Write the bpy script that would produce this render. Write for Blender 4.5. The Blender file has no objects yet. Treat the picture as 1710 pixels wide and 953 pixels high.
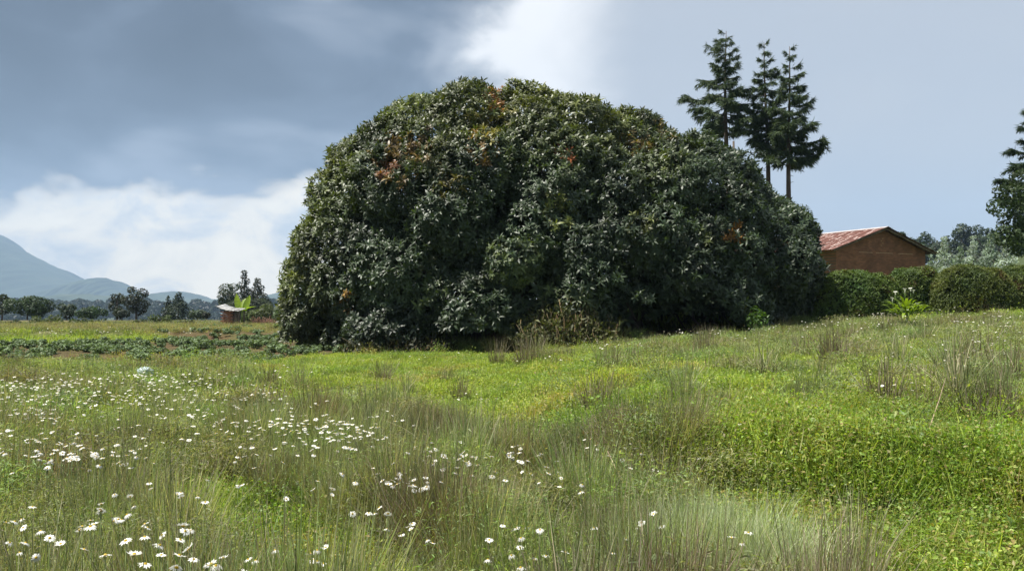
import bpy, math, random
import numpy as np
rng = np.random.default_rng(7); random.seed(7)
R = math.radians
scene = bpy.context.scene
C = scene.collection

# ------------------------------------------------------------------ camera, sky, sun, exposure
F, CX, CY, HY = 1423.0, 855.0, 476.5, 515.0          # focal length in photo pixels, centre, horizon row
EYE = 1.55
PITCH = math.atan((HY - CY) / F)
cam_d = bpy.data.cameras.new('camera'); cam = bpy.data.objects.new('camera', cam_d); C.objects.link(cam)
cam_d.sensor_width = 36; cam_d.lens = 36 * F / 1710; cam_d.clip_start = 0.05; cam_d.clip_end = 40000
cam.location = (0, 0, EYE); cam.rotation_euler = (math.pi / 2 + PITCH, 0, 0)
scene.camera = cam
SUN_EL, SUN_AZ = R(64), R(-98)                        # azimuth clockwise from +Y
sun_dir = np.array([math.sin(SUN_AZ) * math.cos(SUN_EL), math.cos(SUN_AZ) * math.cos(SUN_EL), math.sin(SUN_EL)])
sd = bpy.data.lights.new('sun', 'SUN'); sd.energy = 5.0; sd.angle = R(0.6); sd.color = (1, .955, .88)
so = bpy.data.objects.new('sun', sd); C.objects.link(so)
so.rotation_euler = (math.pi / 2 - SUN_EL, 0, math.pi - SUN_AZ)
so.location = (0, 0, 40)
scene.view_settings.view_transform = 'Standard'; scene.view_settings.look = 'None'
scene.view_settings.gamma = 1; scene.view_settings.exposure = 1.2
EXPO = 2 ** 1.2
cy = scene.cycles
cy.max_bounces = 5; cy.diffuse_bounces = 3; cy.glossy_bounces = 2; cy.transmission_bounces = 3
cy.volume_bounces = 0; cy.transparent_max_bounces = 4; cy.sample_clamp_indirect = 4
cy.use_denoising = True
try:
    cy.denoiser = 'OPENIMAGEDENOISE'; cy.denoising_prefilter = 'ACCURATE'; cy.denoising_input_passes = 'RGB_ALBEDO_NORMAL'
except Exception: pass


class NT:
    """small helper that chains shader nodes"""
    def __init__(s, tree): s.t = tree; s.n = tree.nodes; s.l = tree.links
    def new(s, typ, **kw):
        n = s.n.new(typ)
        for k, v in kw.items(): setattr(n, k, v)
        return n
    def put(s, sock, v):
        if isinstance(v, bpy.types.NodeSocket): s.l.new(v, sock)
        elif isinstance(v, (tuple, list)) and len(v) == 3 and sock.type == 'RGBA': sock.default_value = (*v, 1)
        else: sock.default_value = v
    def m(s, op, a, b=None, c=None, clamp=False):
        n = s.new('ShaderNodeMath', operation=op, use_clamp=clamp)
        for i, v in enumerate((a, b, c)):
            if v is not None: s.put(n.inputs[i], v)
        return n.outputs[0]
    def mix(s, f, a, b, mode='MIX'):
        n = s.new('ShaderNodeMix', data_type='RGBA', blend_type=mode)
        s.put(n.inputs[0], f); s.put(n.inputs[6], a); s.put(n.inputs[7], b)
        return n.outputs[2]
    def ss(s, x, lo, hi):
        n = s.new('ShaderNodeMapRange', interpolation_type='SMOOTHSTEP')
        s.put(n.inputs[0], x); n.inputs[1].default_value = lo; n.inputs[2].default_value = hi
        return n.outputs[0]
    def noise(s, vec, scale, detail=4, rough=.5, out=0, dist=0.0):
        n = s.new('ShaderNodeTexNoise')
        if vec is not None: s.l.new(vec, n.inputs['Vector'])
        n.inputs['Scale'].default_value = scale; n.inputs['Detail'].default_value = detail
        n.inputs['Roughness'].default_value = rough; n.inputs['Distortion'].default_value = dist
        return n.outputs[out]
    def ramp(s, f, stops):
        n = s.new('ShaderNodeValToRGB'); s.put(n.inputs[0], f); e = n.color_ramp.elements
        while len(e) < len(stops): e.new(.5)
        for el, (p, c) in zip(e, stops): el.position = p; el.color = (*c, 1) if len(c) == 3 else c
        return n.outputs[0]


def srgb(*c): return tuple(((v / 255 + .055) / 1.055) ** 2.4 if v > 10 else v / 255 / 12.92 for v in c)

w = bpy.data.worlds.new('World'); scene.world = w; w.use_nodes = True
t = NT(w.node_tree); t.n.clear()
SKYK = 0.1; BK = 1.75
tc = t.new('ShaderNodeTexCoord'); nrm = t.new('ShaderNodeVectorMath', operation='NORMALIZE')
t.l.new(tc.outputs['Generated'], nrm.inputs[0]); D = nrm.outputs[0]
sx = t.new('ShaderNodeSeparateXYZ'); t.l.new(D, sx.inputs[0]); dx, dy, dz = sx.outputs
nish = t.new('ShaderNodeTexSky', sky_type='NISHITA', sun_disc=False, sun_elevation=SUN_EL, sun_rotation=SUN_AZ, air_density=1.0, dust_density=2.0)
def rad(*c, k=1.0): return tuple(v * k / EXPO / SKYK for v in srgb(*c))     # a photo colour as sky radiance
def mapped(scale, rot=(0, 0, 0), loc=(0, 0, 0)):
    mp = t.new('ShaderNodeMapping'); t.l.new(D, mp.inputs[0]); mp.inputs['Scale'].default_value = scale; mp.inputs['Rotation'].default_value = rot; mp.inputs['Location'].default_value = loc
    return mp.outputs[0]
flat = mapped((1, 1, 2.2), (0, R(-16), 0)); flatter = mapped((1, 1, 2.1), (0, R(-12), 0), (3.1, .7, 1.9))
big = t.noise(flat, 2.6, 3, .5, dist=.4); mid = t.noise(flatter, 5, 4, .5, dist=.4); fine = t.noise(mapped((1, 1, 1.5)), 13, 8, .66, dist=.4)
n0 = t.m('SUBTRACT', mid, .5); n1 = t.m('SUBTRACT', fine, .5); n2 = t.m('SUBTRACT', big, .5)
# pale even veil over the right half
pale = t.mix(t.ss(dz, .02, .5), rad(207, 209, 212), rad(199, 204, 212))
pale = t.mix(t.m('MULTIPLY', t.ss(big, .4, .65), .35), pale, rad(188, 196, 208))
pale = t.mix(.06, pale, nish.outputs[0])
# dark rain cloud deck over the left half
deck_col = t.ramp(t.m('ADD', t.m('MULTIPLY', mid, .55), t.m('MULTIPLY', big, .45)), [(.38, rad(72, 82, 97)), (.46, rad(84, 95, 112)), (.53, rad(107, 120, 139)), (.62, rad(158, 168, 184))])
edge = t.m('ADD', t.m('ADD', dx, t.m('MULTIPLY', n0, .16)), t.m('ADD', t.m('MULTIPLY', n1, .07), t.m('MULTIPLY', t.m('SUBTRACT', dz, .3), -.12)))
side = t.ss(edge, .004, -.10)
gap = t.m('MULTIPLY', t.ss(edge, -.045, .006), t.ss(edge, .16, .015))
gap = t.m('MULTIPLY', gap, t.ss(dz, .60, .34))
base_el = t.m('ADD', dz, t.m('ADD', t.m('MULTIPLY', n0, .26), t.m('MULTIPLY', n1, .05)))
above = t.ss(base_el, .104, .150)
puff = t.m('ADD', t.m('MULTIPLY', fine, .6), t.m('MULTIPLY', mid, .4))
band_col = t.ramp(puff, [(.40, rad(188, 190, 190, k=BK)), (.47, rad(220, 214, 203, k=BK)), (.52, rad(243, 230, 206, k=BK)), (.58, rad(255, 241, 214, k=BK))])
low = t.ss(dx, .10, -.10)
left = t.mix(above, band_col, deck_col)
lit = t.mix(t.m('MULTIPLY', gap, .95), pale, rad(250, 250, 250, k=1.2))
sky = t.mix(side, lit, left)
sky = t.mix(t.m('MULTIPLY', t.m('SUBTRACT', 1, above), low), sky, band_col)
bg = t.new('ShaderNodeBackground'); t.l.new(sky, bg.inputs[0]); bg.inputs[1].default_value = SKYK
out = t.new('ShaderNodeOutputWorld'); t.l.new(bg.outputs[0], out.inputs[0])

# ------------------------------------------------------------------ geometry helpers
def ss(a, b, x):
    q = np.clip((np.asarray(x, float) - a) / (b - a), 0, 1); return q * q * (3 - 2 * q)

def wob(x, y, f, seed=0):
    """cheap smooth noise about -1..1"""
    a = seed * 1.7
    return (np.sin(x * f * 1.0 + 1.3 + a) * np.cos(y * f * 1.13 + .4 - a) + .6 * np.sin(x * f * 1.9 - y * f * 1.3 + 2.1 + a * 2) + .45 * np.cos(x * f * 2.7 + y * f * 3.3 + a * 3)) / 1.6

def H(x, y):
    x = np.asarray(x, float); y = np.asarray(y, float)
    g = np.interp(x, [-1000, -5, 0, 6.4, 11.4, 17.8, 40, 200], [0, 0, .03, .42, .78, 1.14, 1.9, 3.4])
    ramp = np.where(y < 28, np.clip((y - 5) / 23, 0, 1), 1 + .2 * np.clip((y - 28) / 30, 0, 1))
    ye = 7.1 - .45 * (np.clip(x, -2, 6) - 1.47) + .22 * wob(x, 0 * x, 1.3)
    b = .46 * ss(-.4, 1.9, x) * ss(ye - 1.0, ye, y) * (1 - .8 * ss(9, 28, y))
    step = .3 * ss(42, 42.9, y + .05 * x + wob(x, y, .3) * .5) * ss(-4, -9, x) * (1 - ss(90, 140, y))
    near = (1 - ss(60, 140, y)) * (1 - ss(30, 90, np.abs(x)))
    n = (.05 * wob(x, y, .7, 1) + .03 * wob(x, y, 1.9, 2) + .012 * wob(x, y, 5.1, 3)) * near
    hill = 15 * ss(70, 150, x - .05 * y) * ss(110, 260, y) * (1 - ss(700, 1500, y))
    valley = -22 * ss(85, 420, y) * ss(75, 0, x)
    return g * ramp + b + step + n + hill + valley

def project(x, y, z):
    rz = z - EYE; dep = y * math.cos(PITCH) + rz * math.sin(PITCH)
    v = (-y * math.sin(PITCH) + rz * math.cos(PITCH)) / dep
    return CX + F * x / dep, CY - F * v

def at(px, py, Y):
    u = (px - CX) / F; v = (CY - py) / F
    d = np.array([u, math.cos(PITCH) - v * math.sin(PITCH), math.sin(PITCH) + v * math.cos(PITCH)])
    return d * (Y / d[1]) + np.array([0, 0, EYE])

MARCH = 1.5 * 1.008 ** np.arange(700)
def ground_at(px, py, above=0.0):
    Y = MARCH; p = at(px, py, 1.0) - np.array([0, 0, EYE]); q = p[None] * Y[:, None] + np.array([0, 0, EYE])
    hit = np.nonzero(q[:, 2] <= H(q[:, 0], q[:, 1]) + above)[0]
    return q[hit[0]] if len(hit) else at(px, py, 400)

def mesh(name, v, f, tint=None, mat=None, flat=False):
    """v (N,3); f: list of index arrays (M,3) / (M,4), or one array"""
    me = bpy.data.meshes.new(name)
    v = np.ascontiguousarray(v, dtype=np.float32)
    fs = f if isinstance(f, list) else [f]
    fs = [np.asarray(a, dtype=np.int32) for a in fs if len(a)]
    idx = np.concatenate([a.ravel() for a in fs]); tot = np.concatenate([np.full(len(a), a.shape[1], np.int32) for a in fs])
    st = np.concatenate([[0], np.cumsum(tot)[:-1]]).astype(np.int32)
    me.vertices.add(len(v)); me.vertices.foreach_set('co', v.ravel())
    me.loops.add(len(idx)); me.loops.foreach_set('vertex_index', idx)
    me.polygons.add(len(tot)); me.polygons.foreach_set('loop_start', st)
    if flat: me.polygons.foreach_set('use_smooth', np.zeros(len(tot), bool))
    me.update(calc_edges=True)
    if tint is not None:
        c = np.ones((len(v), 4), np.float32); c[:, :3] = tint
        me.attributes.new('tint', 'FLOAT_COLOR', 'POINT').data.foreach_set('color', c.ravel())
    if mat: me.materials.append(mat)
    return me

def link(name, data, parent=None, loc=None, rz=0, label=None, cat=None, group=None, kind=None):
    o = bpy.data.objects.new(name, data); C.objects.link(o)
    if parent: o.parent = parent
    if loc is not None: o.location = [float(q) for q in loc]
    if rz: o.rotation_euler.z = rz
    for k, val in (('label', label), ('category', cat), ('group', group), ('kind', kind)):
        if val: o[k] = val
    return o

class MB:
    """collects pieces of one mesh"""
    def __init__(s): s.v = []; s.q = []; s.t = []; s.c = []; s.n = 0
    def add(s, v, quads=(), tris=(), tint=(1, 1, 1)):
        v = np.asarray(v, float)
        if len(quads): s.q.append(np.asarray(quads) + s.n)
        if len(tris): s.t.append(np.asarray(tris) + s.n)
        s.v.append(v); c = np.empty((len(v), 3)); c[:] = tint; s.c.append(c); s.n += len(v)
        return s
    def box(s, lo, hi, tint=(1, 1, 1), M=None):
        (a, b, c), (d, e, f) = lo, hi
        v = np.array([(a, b, c), (d, b, c), (d, e, c), (a, e, c), (a, b, f), (d, b, f), (d, e, f), (a, e, f)], float)
        if M is not None: v = v @ np.asarray(M).T
        return s.add(v, [(0, 3, 2, 1), (4, 5, 6, 7), (0, 1, 5, 4), (1, 2, 6, 5), (2, 3, 7, 6), (3, 0, 4, 7)], tint=tint)
    def tube(s, pts, rad, sides=6, tint=(1, 1, 1)):
        pts = np.asarray(pts, float); n = len(pts); rad = np.broadcast_to(rad, (n,))
        tan = np.gradient(pts, axis=0); tan /= np.linalg.norm(tan, axis=1)[:, None] + 1e-9
        ref = np.array([1., 0, 0]) if abs(tan[0, 2]) > .7 else np.array([0, 0, 1.])
        a = np.cross(tan, ref); a /= np.linalg.norm(a, axis=1)[:, None] + 1e-9; b = np.cross(tan, a)
        th = np.linspace(0, 2 * np.pi, sides, endpoint=False)
        v = (pts[:, None] + rad[:, None, None] * (np.cos(th)[None, :, None] * a[:, None] + np.sin(th)[None, :, None] * b[:, None])).reshape(-1, 3)
        q = [(i * sides + k, i * sides + (k + 1) % sides, (i + 1) * sides + (k + 1) % sides, (i + 1) * sides + k) for i in range(n - 1) for k in range(sides)]
        tr = [(0, (k + 1) % sides, k) for k in range(1, sides - 1)] + [((n - 1) * sides, (n - 1) * sides + k, (n - 1) * sides + k + 1) for k in range(1, sides - 1)]
        return s.add(v, q, tr, tint)
    def mesh(s, name, mat, flat=False):
        f = []
        if s.q: f.append(np.concatenate(s.q))
        if s.t: f.append(np.concatenate(s.t))
        return mesh(name, np.concatenate(s.v), f, np.concatenate(s.c), mat, flat)

def unit(a): return a / (np.linalg.norm(a, axis=-1, keepdims=True) + 1e-9)

def frames(axis, spin):
    """(N,3,3) matrices whose local z is axis, turned by spin"""
    z = unit(np.asarray(axis, float)); ref = np.where(np.abs(z[:, 2:3]) > .9, [[1., 0, 0]], [[0, 0, 1.]])
    x = unit(np.cross(ref, z)); y = np.cross(z, x)
    c, s_ = np.cos(spin)[:, None], np.sin(spin)[:, None]
    return np.stack([x * c + y * s_, -x * s_ + y * c, z], axis=2)

def stamp(tv, tf, pos, M, sc):
    """copies of a small template at many places: returns verts, faces, owner index per vert"""
    N, V = len(pos), len(tv)
    sc = np.broadcast_to(sc, (N,))
    v = np.einsum('nij,vj->nvi', M, tv) * sc[:, None, None] + pos[:, None]
    f = (np.asarray(tf)[None] + (np.arange(N) * V)[:, None, None]).reshape(-1, np.asarray(tf).shape[1])
    return v.reshape(-1, 3), f, np.repeat(np.arange(N), V)

def rand_dirs(n, r=rng):
    d = r.normal(size=(n, 3)); return unit(d)

LEAF = np.array([(0, 0, 0), (-.5, .42, .10), (0, .45, 0), (.5, .42, .10), (0, 1, -.12)], float)   # unit leaf along +y, folded on its midrib
LEAF_F = np.array([(0, 2, 1), (0, 3, 2), (1, 2, 4), (2, 3, 4)])
LEAFO = np.array([(0, 0, 0), (-.46, .3, .03), (.46, .32, .05), (-.42, .68, -.02), (.42, .7, .0), (0, 1, -.15)], float)  # oval leaf
LEAFO_F = np.array([(0, 2, 1), (1, 2, 4), (1, 4, 3), (3, 4, 5)])
LEAF8 = np.array([(0, 0, 0), (-.36, .2, .07), (0, .2, 0), (.36, .2, .07), (-.5, .55, .08), (0, .55, -.02), (.5, .55, .08), (0, 1, -.14)], float)
LEAF8_F = np.array([(0, 2, 1), (0, 3, 2), (1, 2, 5), (1, 5, 4), (2, 3, 6), (2, 6, 5), (4, 5, 7), (5, 6, 7)])

def rosette(nl, length, width, rise=(10, 70), leaf=LEAF, lf=LEAF_F, r=rng):
    """leaves whorled round +z: the low outer ones spread, the inner ones stand up"""
    vs, fs = [], []
    for i in range(nl):
        a = i * 2.4 + r.normal() * .2; el = R(rise[0] + (rise[1] - rise[0]) * i / nl + r.normal() * 10); L = length * r.uniform(.7, 1.1)
        l = leaf * np.array([width * r.uniform(.8, 1.15), L, L]); c, s_ = math.cos(el), math.sin(el)
        l = np.stack([l[:, 0], l[:, 1] * c - l[:, 2] * s_, l[:, 1] * s_ + l[:, 2] * c], 1)
        ca, sa = math.cos(a), math.sin(a)
        l = np.stack([l[:, 0] * ca - l[:, 1] * sa, l[:, 0] * sa + l[:, 1] * ca, l[:, 2]], 1)
        fs.append(lf + len(leaf) * i); vs.append(l)
    return np.concatenate(vs), np.concatenate(fs)

# ------------------------------------------------------------------ materials
def new_mat(name):
    m = bpy.data.materials.new(name); m.use_nodes = True; n = NT(m.node_tree); n.n.clear(); return m, n

def foliage_mat(name, rough=.5, trans=.3, spec=.4, inst=False, tcol=(1.35, 1.45, .5), hue=.12, flat=None):
    m, n = new_mat(name)
    a = n.new('ShaderNodeAttribute', attribute_name='tint'); col = a.outputs['Color']
    if flat: col = n.mix(0.0, flat, flat)
    if inst:
        b = n.new('ShaderNodeAttribute', attribute_name='itint', attribute_type='INSTANCER')
        col = n.mix(1.0, col, b.outputs['Color'], 'MULTIPLY')
    g = n.new('ShaderNodeNewGeometry')
    nz = n.noise(g.outputs['Position'], 9, 2)
    col = n.mix(1.0, col, n.ramp(nz, [(.3, (1 - hue * 2,) * 3), (.7, (1 + hue * 2, 1 + hue * 1.6, 1 + hue))]), 'MULTIPLY')
    p = n.new('ShaderNodeBsdfPrincipled'); n.put(p.inputs['Base Color'], col)
    p.inputs['Roughness'].default_value = rough; p.inputs['Specular IOR Level'].default_value = spec
    o = n.new('ShaderNodeOutputMaterial')
    if trans > 0:
        tr = n.new('ShaderNodeBsdfTranslucent'); n.put(tr.inputs[0], n.mix(1.0, col, tcol, 'MULTIPLY'))
        mx = n.new('ShaderNodeMixShader'); mx.inputs[0].default_value = trans
        n.l.new(p.outputs[0], mx.inputs[1]); n.l.new(tr.outputs[0], mx.inputs[2]); n.l.new(mx.outputs[0], o.inputs[0])
    else: n.l.new(p.outputs[0], o.inputs[0])
    return m

def rough_mat(name, cols, scale=4, rough=.85, bump=.3, stretch=(1, 1, 1), spec=.3, metallic=0, detail=6):
    """noise mottled solid with fine relief; multiplied by the mesh tint"""
    m, n = new_mat(name)
    tc = n.new('ShaderNodeTexCoord'); mp = n.new('ShaderNodeMapping'); n.l.new(tc.outputs['Object'], mp.inputs[0]); mp.inputs['Scale'].default_value = stretch
    nz = n.noise(mp.outputs[0], scale, detail, .6)
    col = n.ramp(nz, [(.3, cols[0]), (.5, cols[1]), (.7, cols[2])])
    a = n.new('ShaderNodeAttribute', attribute_name='tint'); col = n.mix(1.0, col, a.outputs['Color'], 'MULTIPLY')
    p = n.new('ShaderNodeBsdfPrincipled'); n.put(p.inputs['Base Color'], col); p.inputs['Roughness'].default_value = rough
    p.inputs['Specular IOR Level'].default_value = spec; p.inputs['Metallic'].default_value = metallic
    b = n.new('ShaderNodeBump'); b.inputs['Strength'].default_value = bump; b.inputs['Distance'].default_value = .05
    n.l.new(n.noise(mp.outputs[0], scale * 6, 4, .6), b.inputs['Height']); n.l.new(b.outputs[0], p.inputs['Normal'])
    o = n.new('ShaderNodeOutputMaterial'); n.l.new(p.outputs[0], o.inputs[0])
    return m

M_leaf = foliage_mat('broad_leaf', rough=.5, trans=.2, spec=.48, tcol=(1.6, 1.7, .4))
M_soft = foliage_mat('soft_foliage', rough=.6, trans=.25, spec=.3)
M_needle = foliage_mat('needles', rough=.6, trans=.15, spec=.25)
M_grass = foliage_mat('grass_blades', rough=.55, trans=.45, spec=.3, inst=True, tcol=(1.15, 1.25, .45))
M_weed = foliage_mat('weed_leaves', rough=.5, trans=.4, spec=.35, inst=True)
M_petal = foliage_mat('petals', rough=.6, trans=.3, spec=.2, tcol=(1, 1, 1), hue=.02)
M_petal_i = foliage_mat('petals_scattered', rough=.6, trans=.3, spec=.2, tcol=(1, 1, 1), hue=.02, inst=True)
M_tuft = foliage_mat('tussock_blades', rough=.6, trans=.3, spec=.25, tcol=(1.1, 1.15, .6))
M_bark = rough_mat('bark', [(.035, .026, .02), (.075, .058, .045), (.14, .115, .095)], 3, stretch=(1, 1, .25), bump=.8)
M_wood = rough_mat('weathered_wood', [(.06, .045, .035), (.13, .10, .075), (.22, .18, .14)], 5, stretch=(1, 1, .2), bump=.5)

# ------------------------------------------------------------------ ground
def ground_colour(x, y):
    """soil and turf colours of the place (a patchwork)"""
    c = np.empty((len(x), 3)); c[:] = (.085, .115, .028)
    n = wob(x, y, .9, 5); n2 = wob(x, y, 3.1, 6)
    c += .02 * n[:, None] * np.array([1, .9, .2]) + .012 * n2[:, None]
    def blend(m, col):
        c[:] = c * (1 - m[:, None]) + np.array(col) * m[:, None]
    blend(.55 * ss(.2, .8, wob(x, y, 1.7, 9)), (.075, .06, .034))
    px, py = project(x, np.maximum(y, .5), H(x, y))
    fld = field_mask(x, y)
    blend(fld * (.75 + .25 * wob(x, y, 2.5, 4)).clip(0, 1), (.075, .043, .026))
    far = ss(43, 46, y) * ss(-3, -8, x)
    blend(far * .75, (.13, .105, .06))
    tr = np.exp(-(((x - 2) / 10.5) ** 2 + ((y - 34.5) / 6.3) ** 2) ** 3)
    blend(tr, (.035, .028, .02))  # darker ground inside the big tree's footprint
    blend(ss(120, 260, y), (.045, .06, .025))
    return c.clip(.01, 1)

FIELD = [(-27, 27.5), (-17, 25.5), (-10, 23.3), (-6.3, 25), (-5.6, 31), (-7, 40), (-9, 52), (-18, 50), (-17, 39.5), (-27, 33)]
def in_poly(x, y, poly):
    r = np.zeros(np.shape(x), bool); n = len(poly)
    for i in range(n):
        (x1, y1), (x2, y2) = poly[i], poly[(i + 1) % n]
        cnd = ((y1 > y) != (y2 > y)); r ^= cnd & (x < (x2 - x1) * (y - y1) / (y2 - y1 + 1e-12) + x1)
    return r
def field_mask(x, y):
    return in_poly(x + .8 * wob(x, y, .8, 7), y + .6 * wob(x, y, .9, 8), FIELD).astype(float)

ang = np.concatenate([np.linspace(R(-48), R(48), 380), np.linspace(R(50), R(310), 60)])
rad_ = [0.4]
while rad_[-1] < 110: rad_.append(rad_[-1] * 1.026 + .02)
while rad_[-1] < 7300: rad_.append(rad_[-1] * 1.1)
rad_ = np.array(rad_); A, Rr = np.meshgrid(ang, rad_)
gx, gy = (Rr * np.sin(A)).ravel(), (Rr * np.cos(A)).ravel()
gv = np.stack([gx, gy, H(gx, gy)], 1)
na, nr = len(ang), len(rad_)
ii, jj = np.meshgrid(np.arange(nr - 1), np.arange(na), indexing='ij'); j2 = (jj + 1) % na
gq = np.stack([ii * na + jj, ii * na + j2, (ii + 1) * na + j2, (ii + 1) * na + jj], 2).reshape(-1, 4)[:, ::-1]
gv = np.concatenate([gv, [[0, 0, float(H(0, 0))]]]); ctr = len(gv) - 1
gt = np.array([(ctr, (k + 1) % na, k) for k in range(na)])
gm, n = new_mat('turf_and_soil')
a = n.new('ShaderNodeAttribute', attribute_name='tint'); g = n.new('ShaderNodeNewGeometry')
nz = n.noise(g.outputs['Position'], 7, 7, .7); nz2 = n.noise(g.outputs['Position'], .9, 4, .6)
col = n.mix(1.0, a.outputs['Color'], n.ramp(nz, [(.3, (.45, .45, .45)), (.7, (1.5, 1.5, 1.4))]), 'MULTIPLY')
col = n.mix(1.0, col, n.ramp(nz2, [(.3, (.8, .85, .8)), (.7, (1.2, 1.12, 1.1))]), 'MULTIPLY')
p = n.new('ShaderNodeBsdfPrincipled'); n.put(p.inputs['Base Color'], col); p.inputs['Roughness'].default_value = .9; p.inputs['Specular IOR Level'].default_value = .15
b = n.new('ShaderNodeBump'); b.inputs['Strength'].default_value = .8; b.inputs['Distance'].default_value = .08; n.l.new(nz, b.inputs['Height']); n.l.new(b.outputs[0], p.inputs['Normal'])
o = n.new('ShaderNodeOutputMaterial'); n.l.new(p.outputs[0], o.inputs[0])
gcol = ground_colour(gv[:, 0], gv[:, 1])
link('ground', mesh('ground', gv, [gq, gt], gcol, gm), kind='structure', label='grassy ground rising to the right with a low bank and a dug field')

# ------------------------------------------------------------------ far mountains and woods
M_hill = rough_mat('forested_slope', [(.018, .03, .014), (.032, .05, .022), (.055, .07, .03)], .004, bump=0)
def ridge(name, pts, Y, depth, label, seed, rough=.05):
    px = np.array([p[0] for p in pts], float); py = np.array([p[1] for p in pts], float)
    xs = (px - CX) / F * Y; zs = EYE + 12 + (HY - py - 7) / F * Y
    nx, ny = 260, 36
    X = np.linspace(xs[0], xs[-1], nx); Z = np.interp(X, xs, zs)
    k = np.ones(7) / 7; Z = np.convolve(np.pad(Z, 3, mode='edge'), k, 'valid')
    s_ = np.linspace(-1, 1, ny); prof = np.cos(s_ * np.pi / 2) ** 1.15
    gx, gs = np.meshgrid(X, s_)
    hz = Z[None] * prof[:, None]
    fr = 14 / (xs[-1] - xs[0])
    side = np.sin(np.pi * (s_[:, None] + 1)) ** 2
    nn = wob(gx * fr * 6, gs * 3, 1, seed) * .6 + wob(gx * fr * 17, gs * 6, 1, seed + 1) * .3
    crest = 1 + rough * (.35 * wob(gx * fr * 30, gs * 2, 1, seed + 2) + .30 * wob(gx * fr * 71, gs * 5, 1, seed + 4) + .2 * wob(gx * fr * 140, gs * 9, 1, seed + 5))
    hz = hz * crest + Z[None] * rough * 2.2 * nn * side
    v = np.stack([gx.ravel(), (Y + gs * depth).ravel(), hz.ravel() - 30], 1)
    i, j = np.meshgrid(np.arange(ny - 1), np.arange(nx - 1), indexing='ij')
    q = np.stack([i * nx + j, i * nx + j + 1, (i + 1) * nx + j + 1, (i + 1) * nx + j], 2).reshape(-1, 4)
    link(name, mesh(name, v, q, (1, 1, 1), M_hill), kind='structure', label=label)
ridge('mountain', [(-900, 500), (-700, 440), (-480, 345), (-330, 305), (-240, 300), (-150, 318), (-60, 362), (0, 400), (40, 424), (75, 440), (105, 456), (140, 468), (180, 480), (222, 490), (260, 497), (330, 505), (420, 512)], 5600, 1500, 'blue volcano flank falling to the right behind the left trees', 3)
ridge('hills', [(170, 512), (225, 488), (250, 484), (275, 476), (297, 473), (312, 477), (335, 485), (352, 488), (380, 486), (405, 487), (440, 486), (460, 480), (480, 475), (540, 468), (620, 474), (760, 490), (900, 500), (1100, 508), (1200, 513)], 4700, 800, 'low blue hills on the horizon left of the big tree', 8, .07)
ridge('hills', [(30, 508), (70, 494), (100, 476), (125, 463), (145, 458), (165, 452), (182, 456), (200, 466), (222, 480), (250, 492), (300, 504), (340, 512)], 5000, 700, 'blue hump of a hill between the volcano and the low hills', 17, .06)
ridge('hills', [(-300, 505), (-200, 498), (-60, 494), (40, 488), (75, 489), (95, 481), (120, 477), (150, 478), (185, 481), (215, 488), (250, 495), (300, 505), (350, 512)], 3600, 600, 'rounded blue foothill in front of the volcano', 12, .07)

# ------------------------------------------------------------------ scatter with geometry nodes (only for what nobody could count)
def scatter(name, sources, pos, rotz, scl, tint, label, tilt=None, parent=None):
    """sources: list of meshes; one object whose points carry copies of them"""
    N = len(pos)
    me = bpy.data.meshes.new(name); me.vertices.add(N); me.vertices.foreach_set('co', np.asarray(pos, np.float32).ravel())
    rot = np.zeros((N, 3), np.float32); rot[:, 2] = rotz
    if tilt is not None: rot[:, :2] = tilt
    me.attributes.new('rot', 'FLOAT_VECTOR', 'POINT').data.foreach_set('vector', rot.ravel())
    me.attributes.new('scl', 'FLOAT', 'POINT').data.foreach_set('value', np.asarray(scl, np.float32))
    me.attributes.new('pick', 'INT', 'POINT').data.foreach_set('value', rng.integers(0, len(sources), N).astype(np.int32))
    c = np.ones((N, 4), np.float32); c[:, :3] = tint
    me.attributes.new('itint', 'FLOAT_COLOR', 'POINT').data.foreach_set('color', c.ravel())
    me.update()
    ng = bpy.data.node_groups.new(name, 'GeometryNodeTree')
    ng.interface.new_socket('Geometry', in_out='INPUT', socket_type='NodeSocketGeometry')
    ng.interface.new_socket('Geometry', in_out='OUTPUT', socket_type='NodeSocketGeometry')
    N_ = ng.nodes; L = ng.links
    gi, go = N_.new('NodeGroupInput'), N_.new('NodeGroupOutput')
    iop = N_.new('GeometryNodeInstanceOnPoints'); L.new(gi.outputs[0], iop.inputs['Points'])
    join = N_.new('GeometryNodeJoinGeometry')
    for s_ in sources:
        ob = bpy.data.objects.new(s_.name, s_)
        oi = N_.new('GeometryNodeObjectInfo'); oi.inputs['Object'].default_value = ob
        g2 = N_.new('GeometryNodeGeometryToInstance'); L.new(oi.outputs['Geometry'], g2.inputs[0]); L.new(g2.outputs[0], join.inputs[0])
    L.new(join.outputs[0], iop.inputs['Instance']); iop.inputs['Pick Instance'].default_value = True
    def attr(nm, typ):
        q = N_.new('GeometryNodeInputNamedAttribute'); q.data_type = typ; q.inputs['Name'].default_value = nm; return q.outputs['Attribute']
    L.new(attr('pick', 'INT'), iop.inputs['Instance Index'])
    e = N_.new('FunctionNodeEulerToRotation'); L.new(attr('rot', 'FLOAT_VECTOR'), e.inputs[0]); L.new(e.outputs[0], iop.inputs['Rotation'])
    L.new(attr('scl', 'FLOAT'), iop.inputs['Scale']); L.new(iop.outputs[0], go.inputs[0])
    o = link(name, me, parent, label=label, kind='stuff')
    md = o.modifiers.new('scatter', 'NODES'); md.node_group = ng
    return o

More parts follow.
